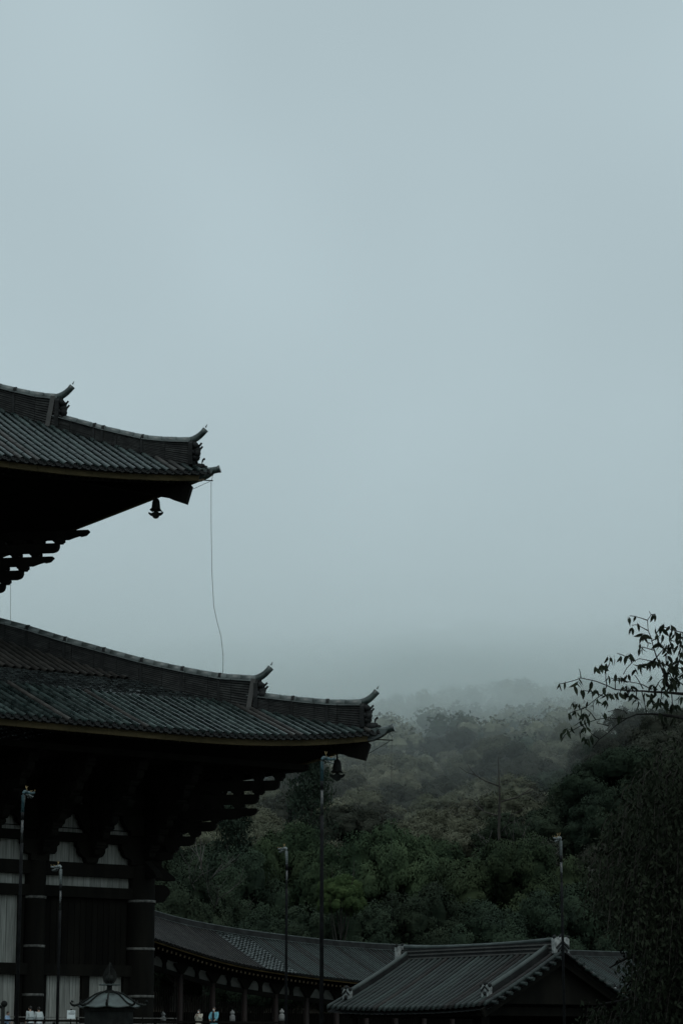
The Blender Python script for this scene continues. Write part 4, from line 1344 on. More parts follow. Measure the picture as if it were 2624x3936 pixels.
def person(x, y, z, face, height, top_mat, leg_mat, label, arms='down', hair='short', mask=False, open_front=None, lean=0.0):
    """standing figure; +x of its own frame is the way it faces"""
    t = empty('person', (x, y, z), face)
    tag(t, label, 'person', 'visitors on the temple podium')
    s = height / 1.72
    lf = lean
    J, E = [], []
    def j(px, py, pz, r, r2=None):
        J.append((px * s, py * s, pz * s, r * s, (r2 or r) * s)); return len(J) - 1
    def e(a, b): E.append((a, b))
    pel = j(0, 0, 0.96, 0.13, 0.15); wai = j(0.02 * lf, 0, 1.10, 0.115, 0.13); che = j(0.10 * lf, 0, 1.30, 0.12, 0.16)
    nkb = j(0.17 * lf, 0, 1.46, 0.06); nkt = j(0.19 * lf + 0.01, 0, 1.53, 0.05); hd = j(0.21 * lf + 0.02, 0, 1.62, 0.088, 0.078); crn = j(0.21 * lf + 0.01, 0, 1.685, 0.05)
    for a, b in ((pel, wai), (wai, che), (che, nkb), (nkb, nkt), (nkt, hd), (hd, crn)): e(a, b)
    hands = []
    for q in (-1, 1):
        hip = j(0, q * 0.09, 0.88, 0.10); kn = j(0.02, q * 0.10, 0.49, 0.062); an = j(-0.01, q * 0.10, 0.09, 0.042); to = j(0.16, q * 0.12, 0.035, 0.035)
        e(pel, hip); e(hip, kn); e(kn, an); e(an, to)
        sh = j(0.13 * lf, q * 0.185, 1.41, 0.058)
        if arms == 'down': el_, wr = (0.10 * lf - 0.02, q * 0.25, 1.13), (0.16 * lf + 0.05, q * 0.25, 0.89)
        elif arms == 'rail': el_, wr = (0.14, q * 0.25, 1.16), (0.34, q * 0.16, 1.02)
        else: el_, wr = (0.12, q * 0.20, 1.18), (0.26, q * 0.06, 1.34)
        el = j(*el_, 0.045); w = j(*wr, 0.03)
        e(che, sh); e(sh, el); e(el, w)
        d = (Vector(wr) - Vector(el_)).normalized()
        p = Vector(wr) + d * 0.075
        pm = j(p.x, p.y, p.z, 0.032, 0.022); e(w, pm)
        sd = d.cross(Vector((0, 0, 1)) if abs(d.z) < 0.8 else Vector((1, 0, 0))).normalized()
        cur = Vector((0.25, 0, -0.2))
        for fi, ln in enumerate((0.070, 0.082, 0.075, 0.058)):
            a = p + d * 0.03 + sd * (fi - 1.5) * 0.02
            m1 = a + d * ln * 0.5; m2 = m1 + (d + cur).normalized() * ln * 0.5
            f1 = j(a.x, a.y, a.z, 0.010); f2 = j(m1.x, m1.y, m1.z, 0.009); f3 = j(m2.x, m2.y, m2.z, 0.007)
            e(pm, f1); e(f1, f2); e(f2, f3)
        th0 = Vector(wr) + d * 0.04 + sd * -0.03; th1 = th0 + (d - sd * 0.7).normalized() * 0.05
        t1 = j(th0.x, th0.y, th0.z, 0.011); t2 = j(th1.x, th1.y, th1.z, 0.009)
        e(w, t1); e(t1, t2)
    link('body', skin_mesh('body', J, E, M['skin'], pel), t)
    # clothing: slightly wider shells
    JJ, EE = [], []
    def jj(i, k=1.0, add=0.014):
        JJ.append((J[i][0], J[i][1], J[i][2], J[i][3] * k + add, J[i][4] * k + add)); return len(JJ) - 1
    a = jj(pel, 1.05, 0.03); b = jj(wai, 1.1, 0.035); c = jj(che, 1.05, 0.03)
    JJ.append((J[nkb][0], J[nkb][1], J[nkb][2] - 0.03 * s, 0.075 * s, 0.085 * s)); nn = len(JJ) - 1
    JJ.append((J[pel][0], J[pel][1], J[pel][2] - 0.14 * s, 0.165 * s, 0.185 * s)); hem = len(JJ) - 1
    EE += [(a, b), (b, c), (c, nn), (a, hem)]
    base = 7
    per = 4 + 3 + 1 + 12 + 2
    for q in range(2):
        o = base + q * per
        s1 = jj(o + 4, 1.0, 0.022); s2 = jj(o + 5, 1.0, 0.022); s3 = jj(o + 6, 1.0, 0.016)
        EE += [(c, s1), (s1, s2), (s2, s3)]
    link('jacket' if open_front else 'shirt', skin_mesh('shirt', JJ, EE, top_mat, 0), t)
    if open_front:
        MB().prism([(-0.06 * s, 0.86 * s), (0.06 * s, 0.86 * s), (0.07 * s, 1.3 * s), (0.05 * s, 1.45 * s), (-0.05 * s, 1.45 * s), (-0.07 * s, 1.3 * s)], (0.175 * s, 0, 0), (0, 1, 0), (0, 0, 1), (1, 0, 0), 0.03).build('undershirt', open_front, t)
    JJ, EE = [], []
    a = jj(pel, 1.0, 0.015)
    for q in range(2):
        o = base + q * per
        l1 = jj(o, 1.0, 0.02); l2 = jj(o + 1, 1.0, 0.022); l3 = jj(o + 2, 1.0, 0.024)
        EE += [(a, l1), (l1, l2), (l2, l3)]
    link('trousers', skin_mesh('trousers', JJ, EE, leg_mat, 0), t)
    hx, hz = J[hd][0], J[hd][2]
    hb = MB()
    hb.ball((hx - 0.018 * s, 0, hz + 0.035 * s), 0.112 * s, 12, 9, sc=(1.0, 0.86, 0.95))
    if hair == 'long':
        hb.tube([(hx - 0.05 * s, 0, hz + 0.02 * s), (hx - 0.085 * s, 0, hz - 0.12 * s), (hx - 0.10 * s, 0, hz - 0.27 * s)], [0.085 * s, 0.085 * s, 0.03 * s], n=8)
    hb.build('hair', M['hair'], t)
    fb = MB()
    fb.ball((hx + 0.035 * s, 0, hz - 0.01 * s), 0.085 * s, 10, 8, sc=(0.95, 0.82, 1.15))
    fb.tube([(hx + 0.108 * s, 0, hz + 0.02 * s), (hx + 0.135 * s, 0, hz - 0.02 * s)], [0.010 * s, 0.016 * s], n=5)
    for q in (-1, 1): fb.ball((hx - 0.0 * s, q * 0.082 * s, hz - 0.005 * s), 0.026 * s, 6, 5, sc=(0.8, 0.4, 1.2))
    fc = fb.build('face', M['skin'], t)
    eb = MB()
    for q in (-1, 1): eb.ball((hx + 0.108 * s, q * 0.033 * s, hz + 0.015 * s), 0.011 * s, 6, 4)
    if not mask: eb.tube([(hx + 0.115 * s, -0.025 * s, hz - 0.06 * s), (hx + 0.115 * s, 0.025 * s, hz - 0.06 * s)], 0.006 * s, n=4)
    eb.build('eyes', M['hair'], fc)
    if mask:
        mbk = MB(); mbk.ball((hx + 0.075 * s, 0, hz - 0.045 * s), 0.06 * s, 8, 6, sc=(0.9, 1.05, 0.85))
        mbk.build('face_mask', M['paper'], t)
    return t

NORTH = R(90)
person(67.85, 120.3, PODIUM, NORTH + 0.2, 1.66, cloth('pale white cloth', (0.44, 0.50, 0.50)), cloth('dark trousers', (0.02, 0.02, 0.025)), 'left of two people seen from behind in white tops by the railing')
person(68.45, 120.4, PODIUM, NORTH - 0.2, 1.62, cloth('white cotton', (0.50, 0.56, 0.56)), cloth('black trousers', (0.015, 0.015, 0.018)), 'right of two people seen from behind in white tops by the railing')
person(66.05, 119.75, PODIUM, R(-60), 1.34, cloth('light blue shirt', (0.30, 0.44, 0.62)), cloth('navy trousers', (0.02, 0.025, 0.04)), 'short dark haired person in light blue shirt at left edge', arms='rail', lean=0.6)
person(78.80, 119.95, PODIUM, R(-150), 1.58, cloth('cream patterned dress', (0.50, 0.48, 0.40)), cloth('dark skirt', (0.03, 0.03, 0.03)), 'person in pale patterned top with face mask leaning by the railing', arms='up', hair='long', mask=True)
person(79.85, 119.95, PODIUM, R(-140), 1.72, cloth('turquoise jacket', (0.16, 0.42, 0.50)), cloth('charcoal trousers', (0.02, 0.02, 0.022)), 'person in open turquoise jacket over black shirt with face mask', arms='rail', mask=True, open_front=cloth('black shirt', (0.012, 0.012, 0.014)))

# ------------------------------------------------------------------ trees
nrg = np.random.default_rng(11)

def leaf_quads(cent, nrm, size, aspect=0.6):
    """cent (N,3), nrm (N,3): one pointed quad each, random spin, facing nrm"""
    n = len(cent)
    nrm = nrm / (np.linalg.norm(nrm, axis=1, keepdims=True) + 1e-9)
    rv = nrg.normal(size=(n, 3))
    t = np.cross(nrm, rv); t /= (np.linalg.norm(t, axis=1, keepdims=True) + 1e-9)
    b = np.cross(nrm, t)
    s = (size * nrg.uniform(0.6, 1.35, n))[:, None]
    return np.stack([cent - t * s * 0.5, cent - b * s * 0.5 * aspect - nrm * s * 0.06, cent + t * s * 0.5, cent + b * s * 0.5 * aspect - nrm * s * 0.06], axis=1)

def unit(v): return v / (np.linalg.norm(v, axis=-1, keepdims=True) + 1e-9)

def core_quads(c, r, flat, n=9, m=6):
    """small knobbly ball that keeps a bough from being see-through"""
    th = np.linspace(0.02, math.pi - 0.02, m + 1)
    ph = np.linspace(0, 2 * math.pi, n + 1)[:-1]
    jit = nrg.uniform(0.85, 1.1, (m + 1, n))
    P_ = np.stack([np.sin(th)[:, None] * np.cos(ph)[None], np.sin(th)[:, None] * np.sin(ph)[None], np.cos(th)[:, None] * np.ones(n)[None] * flat], axis=2) * (r * jit)[..., None] + c
    out = []
    for i in range(m):
        for k in range(n):
            out.append([P_[i, k], P_[i + 1, k], P_[i + 1, (k + 1) % n], P_[i, (k + 1) % n]])
    q = np.array(out)
    return q, unit(q.mean(axis=1) - c)

def crown_quads(rx, rz_, lobes, clumps, per, lobe_r, csize, leaf, flat=0.8, base=-0.35, core=0.74, ragged=0.1, cn=9, cm=6):
    """boughs over an uneven dome, leaf clumps over each bough, leaves over each clump; returns quads and soft normals"""
    Q, N = [], []
    dirs = []
    tries = 0
    while len(dirs) < lobes and tries < 4000:
        tries += 1
        d = unit(nrg.normal(size=3))
        if d[2] < base: continue
        lim = 0.72 if tries < 1500 else 0.5
        if all(np.linalg.norm(d - e) > lim * (18.0 / lobes) ** 0.5 * nrg.uniform(0.75, 1.1) for e in dirs): dirs.append(d)
    for d in dirs:
        lr = lobe_r * nrg.uniform(0.72, 1.28)
        c = d * np.array([rx, rx, rz_]) * nrg.uniform(0.62, 0.80)
        q, n_ = core_quads(c, lr * core, flat, cn, cm)
        Q.append(q); N.append(n_)
        nc = int(clumps * (lr / lobe_r) ** 1.5)
        for _ in range(nc):
            e = unit(nrg.normal(size=3) + d * 0.7 + np.array([0, 0, 0.35]))
            cc = c + e * lr * nrg.uniform(0.72, 1.0) * np.array([1, 1, flat])
            cs = csize * nrg.uniform(0.6, 1.4)
            v = unit(nrg.normal(size=(per, 3)) + e * 0.5)
            rr = np.where(nrg.random(per) < 1 - ragged, nrg.uniform(0.75, 1.05, per), nrg.uniform(1.05, 1.5, per))[:, None]
            p = cc + v * rr * cs * np.array([1, 1, 0.8])
            g_ = unit(v * 0.9 + e * 0.7 + d * 0.15)
            Q.append(leaf_quads(p, g_ + nrg.normal(size=(per, 3)) * 0.38, np.full(per, leaf)))
            N.append(unit(g_ + nrg.normal(size=(per, 3)) * 0.13))
    return np.concatenate(Q), np.concatenate(N)

def trunk_mesh(hgt, rx, rz_, mat, seed, name='trunk'):
    r = random.Random(seed)
    mb = MB()
    rb = 0.028 * hgt + 0.10
    path = [(0, 0, -1.5), (0.05 * r.uniform(-1, 1), 0, hgt * 0.25), (0.25 * r.uniform(-1, 1), 0.25 * r.uniform(-1, 1), hgt * 0.55), (0.4 * r.uniform(-1, 1), 0.4 * r.uniform(-1, 1), hgt * 0.9)]
    mb.tube(path, [rb * 1.3, rb, rb * 0.7, rb * 0.25], n=8)
    for i in range(7):
        a = 2 * math.pi * i / 7 + r.uniform(-0.3, 0.3)
        z0 = hgt * r.uniform(0.35, 0.65)
        ln = rx * r.uniform(0.55, 0.85)
        mb.tube([(0, 0, z0), (math.cos(a) * ln * 0.5, math.sin(a) * ln * 0.5, z0 + rz_ * 0.25), (math.cos(a) * ln, math.sin(a) * ln, z0 + rz_ * r.uniform(0.4, 0.8))], [rb * 0.45, rb * 0.28, rb * 0.08], n=6)
    return mb.mesh(name, mat)

PROTO = {}
def proto(key, rx, rz_, trunk_h, leafmat, bark, variants, **kw):
    PROTO[key] = []
    for v in range(variants):
        q, n_ = crown_quads(rx, rz_, **kw)
        PROTO[key].append((quads_mesh('crown', q, leafmat, nrm=n_), trunk_mesh(trunk_h + rz_ * 0.3, rx, rz_, bark, v), rx, rz_, trunk_h))
# unit crown about 6 m radius; crown middle sits trunk_h above the ground
proto('dome', 6.0, 5.2, 6.5, L_GREEN, M['bark'], 2, lobes=24, clumps=28, per=125, lobe_r=1.75, csize=0.52, leaf=0.175, core=0.72, ragged=0.08)
proto('broad', 5.6, 5.0, 6.5, L_DEEP, M['bark'], 3, lobes=19, clumps=28, per=120, lobe_r=1.8, csize=0.58, leaf=0.185, ragged=0.12, core=0.72)
proto('brown', 5.6, 4.8, 6.0, L_BROWN, M['pale_bark'], 3, lobes=20, clumps=26, per=105, lobe_r=1.7, csize=0.55, leaf=0.18, ragged=0.14, core=0.70)
proto('russet', 5.4, 5.2, 6.5, L_RUSSET, M['bark'], 2, lobes=20, clumps=26, per=115, lobe_r=1.7, csize=0.55, leaf=0.18, ragged=0.12, core=0.72)
# layered conifer
def conifer_quads(rx, hh):
    out = []
    for i in range(120):
        t = nrg.uniform(0, 1) ** 0.8
        a = nrg.uniform(0, 2 * math.pi)
        rr = rx * (1 - t * 0.75) * nrg.uniform(0.35, 1.05)
        c = np.array([math.cos(a) * rr, math.sin(a) * rr, (t - 0.5) * hh])
        q = nrg.normal(size=(60, 3)) * np.array([0.62, 0.62, 0.22])
        nn = np.array([0, 0, 0.8]) + nrg.normal(size=(60, 3)) * 0.6
        out.append(leaf_quads(c + q, nn, np.full(60, 0.36), 0.4))
    return np.concatenate(out)
PROTO['conifer'] = [(quads_mesh('crown', conifer_quads(4.6, 8.0), L_DARK), trunk_mesh(10.0, 3.0, 3.0, M['bark'], 5), 4.6, 4.0, 7.5)]

tree_rng = random.Random(21)
def plant(key, x, y, z, scale, label, group=None, sz=None, name='broadleaf_tree', mat=None, var=None, lift=None):
    cm, tm, rx, rz_, th = PROTO[key][tree_rng.randrange(len(PROTO[key])) if var is None else var]
    t = empty(name, (x, y, z), tree_rng.uniform(0, 6.28))
    sz = sz or scale
    c = link('crown', cm, t, (0, 0, lift or th * sz), (0, 0, 0), (scale, scale, sz))
    if mat:
        c.data = cm.copy(); c.data.materials.clear(); c.data.materials.append(mat)
    link('trunk', tm, t, (0, 0, 0), (0, 0, 0), (scale, scale, sz if lift is None else lift / th))
    tag(t, label, 'tree', group)
    return t

FPX = 9293.0
def place(px, r):
    """ground position at bearing of photo column px, distance r"""
    a = math.degrees(math.atan((px - 1312) / FPX * 1.02))
    return polar(a, r)

# the domes right behind the corridor: column, distance, crown-top height, radius, kind, label
front = [
    (1500, 232, 22.5, 6.2, 'dome', 'rounded bright green evergreen behind the middle of the corridor roof'),
    (1960, 226, 21.6, 7.0, 'dome', 'broad green dome of an evergreen behind the right hand banner pole'),
    (1740, 240, 22.6, 6.0, 'dome', 'green evergreen filling the dip between the two domed crowns'),
    (1320, 238, 22.0, 5.6, 'dome', 'fresh green tree right of the tall banner pole'),
    (2140, 214, 15.5, 5.2, 'broad', 'lower dark green tree beside the drooping cherry'),
    (1120, 246, 24.0, 5.6, 'dome', 'soft green tree between the two banner poles'),
    (960, 240, 20.8, 5.4, 'broad', 'deep green tree above the corridor roof left of the slim pole'),
    (820, 236, 17.5, 5.2, 'broad', 'dark green tree behind the left part of the corridor roof'),
    (700, 232, 18.5, 5.0, 'broad', 'dark leafy tree next to the hall corner column'),
    (600, 236, 21.0, 5.0, 'broad', 'dark tree seen through the gap beside the beam noses'),
    (1630, 214, 15.5, 5.2, 'broad', 'deep green lower evergreen behind the pavilion ridge'),
    (1860, 212, 14.0, 5.2, 'broad', 'deep green lower evergreen left of the right hand pole'),
    (1420, 212, 13.5, 4.8, 'broad', 'low dark green tree above the corridor ridge'),
    (1180, 214, 14.0, 5.0, 'broad', 'dark understorey tree behind the tall banner pole'),
    (1010, 212, 13.0, 4.8, 'broad', 'dark understorey tree behind the slim pole'),
]
for px, r, top, rad, key, lab in front:
    x, y = place(px, r)
    cm, tm, rx, rz_, th = PROTO[key][0]
    z = hill_z(x, y)
    sz = (top - z) / (th + rz_ * 1.0)
    plant(key, x, y, z, rad / rx, lab, 'evergreens behind the corridor', sz=sz)
x, y = place(1310, 207)
plant('dome', x, y, 0, 0.34, 'small yellow green tree behind the corridor', None, sz=0.42, mat=L_YELLOW, lift=14.0)
x, y = place(1195, 285)
z = hill_z(x, y)
plant('conifer', x, y, z, 1.02, 'dark layered conifer standing behind the tall banner pole', None, sz=(37.6 - z) / 11.5, name='conifer')
x, y = place(905, 262)
z = hill_z(x, y)
plant('conifer', x, y, z, 0.95, 'dark pine just below the lower roof brackets', None, sz=(27.5 - z) / 11.5, name='conifer')

SPOT = {'brown': 'olive brown', 'russet': 'dull russet green', 'broad': 'deep green', 'dome': 'fresh green'}
# the wooded hill: rows of single trees, each its own crown and trunk
ntree = 0
r = 246.0
hidden_front = [(place(p_[0], p_[1]), p_[3]) for p_ in front]
while r < 455 and ntree < 292:
    step = 10.2 + (r - 246) * 0.012
    halfw = 11.0
    da = math.degrees(step / r)
    a = -4.6 - tree_rng.uniform(0, da)
    while a < halfw and ntree < 292:
        aa = a + tree_rng.uniform(-0.25, 0.25) * da
        rr = r + tree_rng.uniform(-3.5, 3.5)
        x, y = polar(aa, rr)
        a += da
        if aa > 5.6 and rr > 385: continue
        if any(math.hypot(x - q[0][0], y - q[0][1]) < q[1] * 1.2 for q in hidden_front): continue
        z = hill_z(x, y)
        spur = aa > 4.4 and rr < 400
        if spur:
            key = tree_rng.choice(['russet', 'russet', 'broad', 'russet'])
            lab, grp = SPOT[key] + ' tree on the dark wooded spur at the right', 'trees on the right hand spur'
        elif rr < 300:
            key = tree_rng.choice(['broad', 'dome', 'brown', 'brown'] if rr > 272 else ['broad', 'dome', 'broad'])
            lab, grp = SPOT[key] + ' tree in the lower slope forest behind the corridor', 'trees on the lower slope'
        else:
            key = tree_rng.choice(['brown', 'brown', 'brown', 'brown', 'brown', 'brown', 'russet'])
            where = 'left of the roof corner' if aa < 1.0 else ('right of the bare tree' if aa > 3.7 else 'between the roof corner and the bare tree')
            lab, grp = SPOT[key] + ' tree on the misty hillside ' + where, 'trees on the misty hillside'
        s = tree_rng.uniform(0.92, 1.22) * (1.08 if rr > 300 else 0.98)
        plant(key, x, y, z - 1.0, s, lab, grp, sz=s * tree_rng.uniform(0.85, 1.12))
        ntree += 1
    r += step * 0.92

# the far wood that melts into the cloud: one mass
far, fidx = [], []
lo = [crown_quads(5.8, 5.0, lobes=14, clumps=6, per=9, lobe_r=1.9, csize=0.9, leaf=0.66, cn=6, cm=4) for _ in range(5)]
fnr = []
r = 448.0
while r < 930:
    step = 14.6
    da = math.degrees(step / r)
    a = -5.5
    while a < 11.0:
        aa = a + tree_rng.uniform(-0.3, 0.3) * da
        rr = r + tree_rng.uniform(-5, 5)
        x, y = polar(aa, rr)
        a += da
        if aa > 6.2 and rr < 560: continue
        s = tree_rng.uniform(0.9, 1.4)
        an = tree_rng.uniform(0, 6.28)
        q, n_ = lo[tree_rng.randrange(5)]
        co, si = math.cos(an), math.sin(an)
        rot_ = np.array([[co, si, 0], [-si, co, 0], [0, 0, 1]])
        q = (q * s) @ rot_
        fnr.append(n_ @ rot_)
        far.append(q + np.array([x, y, hill_z(x, y) + 5.5 * s]))
        fidx.append(np.full(len(q), 0 if tree_rng.random() < 0.75 else 1))
    r += step
tag(link('far_forest', quads_mesh('far_forest', np.concatenate(far), [L_BROWN, L_DEEP], np.concatenate(fidx), np.concatenate(fnr))), 'far wood on the upper hillside fading into low cloud', 'forest', kind='stuff')

# bare tree with grey limbs among the leaves
def bare_tree(x, y, z, hgt, seed, label):
    r_ = random.Random(seed)
    t = empty('bare_tree', (x, y, z))
    tag(t, label, 'tree')
    tr = MB(); br = MB()
    tr.tube([(0, 0, -1), (0.25, -0.1, hgt * 0.3), (0.05, 0.1, hgt * 0.52), (-0.35, 0.2, hgt * 0.7), (-0.25, 0.1, hgt * 0.84), (-0.55, -0.1, hgt)], [0.30, 0.25, 0.20, 0.15, 0.10, 0.03], n=7)
    tr.build('trunk', M['bark'], t)
    def grow(p, d, ln, rad, lv):
        p2 = p + d * ln * 0.5 + Vector((r_.uniform(-1, 1), r_.uniform(-1, 1), r_.uniform(-0.3, 0.8))) * ln * 0.08
        p3 = p2 + (d + Vector((0, 0, 0.25))).normalized() * ln * 0.5
        br.tube([p, p2, p3], [rad, rad * 0.75, rad * 0.4], n=5)
        if lv > 0:
            for _ in range(3):
                dd = (d + Vector((r_.uniform(-1, 1), r_.uniform(-1, 1), r_.uniform(-0.2, 0.8))) * 0.8).normalized()
                grow(p2.lerp(p3, r_.random()), dd, ln * 0.6, rad * 0.5, lv - 1)
    for i in range(9 if seed != 4 else 7):
        zz = hgt * (0.35 + 0.06 * i) if seed != 4 else hgt * (0.52 + 0.06 * i)
        an = r_.uniform(0, 6.28)
        grow(Vector((-0.2 * zz / hgt, 0, zz)), Vector((math.cos(an), math.sin(an), 0.35)).normalized(), hgt * (0.24 if seed != 4 else 0.13), 0.09, 2 if seed != 4 else 1)
    br.build('branches', M['pale_bark'] if seed != 4 else M['bark'], t)
x, y = place(1915, 256); z = hill_z(x, y)
bare_tree(x, y, z, 32.0 - z, 4, 'bare grey tree rising above the green domes at right of centre')
x, y = place(2010, 250); z = hill_z(x, y)
bare_tree(x, y, z, 23.5 - z, 9, 'bare spreading tree with pale twigs behind the right hand dome')
x, y = place(800, 232); z = hill_z(x, y)
bare_tree(x, y, z, 21.0 - z, 14, 'bare thin tree with pale branches below the roof brackets')

# ------------------------------------------------------------------ cherry branch reaching in from the right
KX = 600 / 1568
def near_pt(u, v, depth):
    """branch layout measured on a plane facing south-west, depth metres away"""
    px, py = 2024 + u * KX, 2300 + v * KX
    th = R(12.57)
    fw = Vector((math.sin(HEADING) * math.cos(th), math.cos(HEADING) * math.cos(th), math.sin(th)))
    rt = Vector((math.cos(HEADING), -math.sin(HEADING), 0))
    up = rt.cross(fw)
    return Vector((0, 0, 1.6)) + (fw + rt * ((px - 1312) / FPX) - up * ((py - 1968) / FPX)) * depth
BR = [
    [(3400, 2300), (2900, 1500), (2300, 1100), (1900, 990), (1568, 960), (1400, 945), (1270, 940), (1150, 930), (1030, 930), (885, 915), (800, 875), (700, 835), (640, 820), (540, 800), (470, 825), (380, 850), (330, 860)],
    [(540, 800), (535, 750), (525, 710)],
    [(1165, 910), (1110, 810), (1080, 770)],
    [(1420, 890), (1390, 800), (1340, 680), (1300, 590), (1270, 500), (1245, 400), (1215, 320), (1208, 220), (1245, 165), (1225, 130)],
    [(1208, 220), (1150, 200), (1080, 180), (1030, 175)], [(1215, 325), (1150, 290), (1095, 265), (1050, 270)], [(1270, 520), (1200, 500), (1160, 490), (1125, 500)],
    [(1245, 455), (1200, 440), (1170, 380)], [(1255, 425), (1300, 400), (1340, 365)], [(1245, 165), (1290, 160)],
    [(2100, 800), (1800, 740), (1568, 710), (1480, 690), (1400, 670), (1300, 640), (1200, 620), (1130, 605), (1070, 630), (1000, 700), (965, 765)],
    [(1070, 630), (1020, 600), (960, 570), (905, 552)],
    [(1900, 480), (1700, 400), (1568, 345), (1480, 325), (1400, 295), (1330, 285)], [(1568, 400), (1520, 380), (1480, 345)], [(1568, 345), (1565, 500), (1500, 700)],
    [(1400, 670), (1390, 580), (1420, 500), (1450, 420)], [(1300, 590), (1360, 520), (1380, 460)],
    [(800, 875), (790, 800), (790, 740), (760, 690), (740, 660)], [(885, 915), (885, 850), (880, 790)],
    [(1250, 915), (1165, 870), (1100, 850), (1000, 835), (900, 825), (840, 800)], [(790, 740), (830, 650), (830, 600)],
    [(800, 880), (760, 960), (680, 1020), (600, 1085), (540, 1110), (480, 1060)], [(770, 985), (700, 955), (640, 935), (560, 925)],
    [(600, 1085), (560, 1110), (480, 1130), (410, 1165)],
    [(2600, 1600), (2000, 1300), (1568, 1200), (1400, 1175), (1250, 1160), (1100, 1165), (1000, 1205), (900, 1270), (800, 1360), (720, 1420), (660, 1500)],
    [(1000, 1205), (900, 1205), (800, 1200), (690, 1220), (600, 1250), (520, 1290), (440, 1335), (380, 1370), (340, 1440)],
    [(690, 1220), (640, 1150), (590, 1110)], [(820, 1280), (760, 1265), (705, 1255), (700, 1235)], [(720, 1410), (660, 1370), (600, 1310)],
    [(1000, 1160), (980, 1130), (900, 1115), (810, 1140)], [(1568, 870), (1500, 820), (1450, 795), (1400, 770)], [(1420, 890), (1480, 800), (1568, 740)],
    [(1270, 940), (1330, 830), (1390, 790)], [(1400, 945), (1450, 850), (1500, 860)], [(1150, 930), (1180, 1060), (1200, 1160)], [(1100, 930), (1090, 1040)], [(1350, 945), (1340, 1060)], [(1450, 950), (1460, 1080)], [(1030, 930), (1000, 1000)],
]
cher = empty('cherry_tree', tuple(near_pt(3600, 0, 24.5).xy) + (0,))
cb = cher.location.copy()
tag(cher, 'cherry tree whose thin leafy branches reach in from the right edge', 'tree')
tp = near_pt(3400, 2300, 24.5)
MB().tube([(0, 0, -0.2), (0.05, 0, tp.z * 0.5), tuple(tp - cb)], [0.22, 0.17, 0.10], n=10).build('trunk', M['bark'], cher)
wob = random.Random(5)
for bi, b in enumerate(BR):
    n = len(b)
    base = 24.5 + wob.uniform(-0.3, 0.3)
    mainb = bi in (0, 24)
    r0 = 0.010 if bi in (3, 10, 12) else 0.0062
    pts, rad = [], []
    for i, (u, v) in enumerate(b):
        p = near_pt(u, v, 24.5)
        pts.append(p - cb)
        rad.append(max(0.0040, r0 * (1 - i / (n - 0.5)) if not mainb else 0.034 * (1 - i / n) ** 3.8 + 0.0045))
    MB().tube(pts, rad, n=6).build('branch', M['dark_bark'], cher)
def leaf_mesh(bend, fold):
    mb = MB()
    L_, n = 1.0, 6
    vs = []
    for i in range(n + 1):
        t = i / n
        w = 0.21 * math.sin(math.pi * t ** 0.85) * (1 - 0.25 * t) + (0.004 if 0 < i < n else 0.0)
        y = -bend * t * t
        for s in (-1, 0, 1):
            vs.append((w * s, y + (fold * abs(s) * w), -L_ * t))
    fs = []
    for i in range(n):
        for k in range(2):
            fs.append((i * 3 + k, i * 3 + k + 1, i * 3 + 4 + k, i * 3 + 3 + k))
    mb.add(vs, fs, 0, True)
    mb.tube([(0, 0, 0.0), (0, 0.03, 0.14)], 0.012, n=4)
    return mb.mesh('leaf', L_CHERRY)
LEAVES = [leaf_mesh(0.10, 0.35), leaf_mesh(0.28, 0.2), leaf_mesh(0.45, 0.5), leaf_mesh(-0.2, 0.3)]
CL = [(1010,190,2),(1035,180,1),(1080,170,1),(1040,290,3),(1110,250,1),(1280,165,2),(1300,300,1),(1340,280,1),(1380,265,1),(1440,270,3),(1160,360,5),(1210,430,1),(1130,450,1),(1170,490,3),(1120,510,1),(1300,360,2),(1350,365,1),(1320,440,4),(1440,390,2),(1490,380,2),(1550,350,2),(1390,500,4),(1450,480,4),(1520,460,4),(1560,540,3),(940,575,2),(1010,570,3),(1030,545,1),(820,590,3),(860,600,1),(690,690,2),(740,670,4),(790,660,2),(820,780,2),(880,760,2),(930,790,4),(1010,770,3),(1080,710,4),(1150,670,6),(1220,650,5),(1290,640,5),(1350,630,3),(1450,640,3),(1530,620,4),(1250,770,2),(1400,740,5),(1480,700,4),(1550,760,3),(325,855,2),(370,830,1),(500,830,3),(465,870,1),(520,800,1),(650,825,2),(550,920,2),(620,905,2),(690,920,4),(760,900,2),(820,945,4),(870,950,3),(910,950,3),(990,945,4),(1050,880,4),(1000,880,3),(960,890,3),(1060,960,3),(1270,870,4),(1320,860,2),(1490,860,3),(1400,910,2),(790,1030,4),(700,1010,4),(660,1045,2),(620,1030,1),(460,1055,3),(520,1050,2),(420,1155,2),(500,1135,3),(580,1160,4),(560,1095,1),(640,1140,1),(740,1160,2),(780,1155,1),(530,1230,3),(600,1210,2),(400,1310,5),(440,1295,1),(360,1350,2),(340,1390,1),(580,1295,4),(540,1335,2),(570,1390,2),(610,1410,2),(650,1370,2),(930,1175,2),(970,1165,2),(1180,950,4),(1110,1020,3),(1240,1020,4),(1330,1040,4),(1400,1020,4),(1440,1060,4),(1500,1060,4),(1550,990,3)]
lw = random.Random(12)
nl = 0
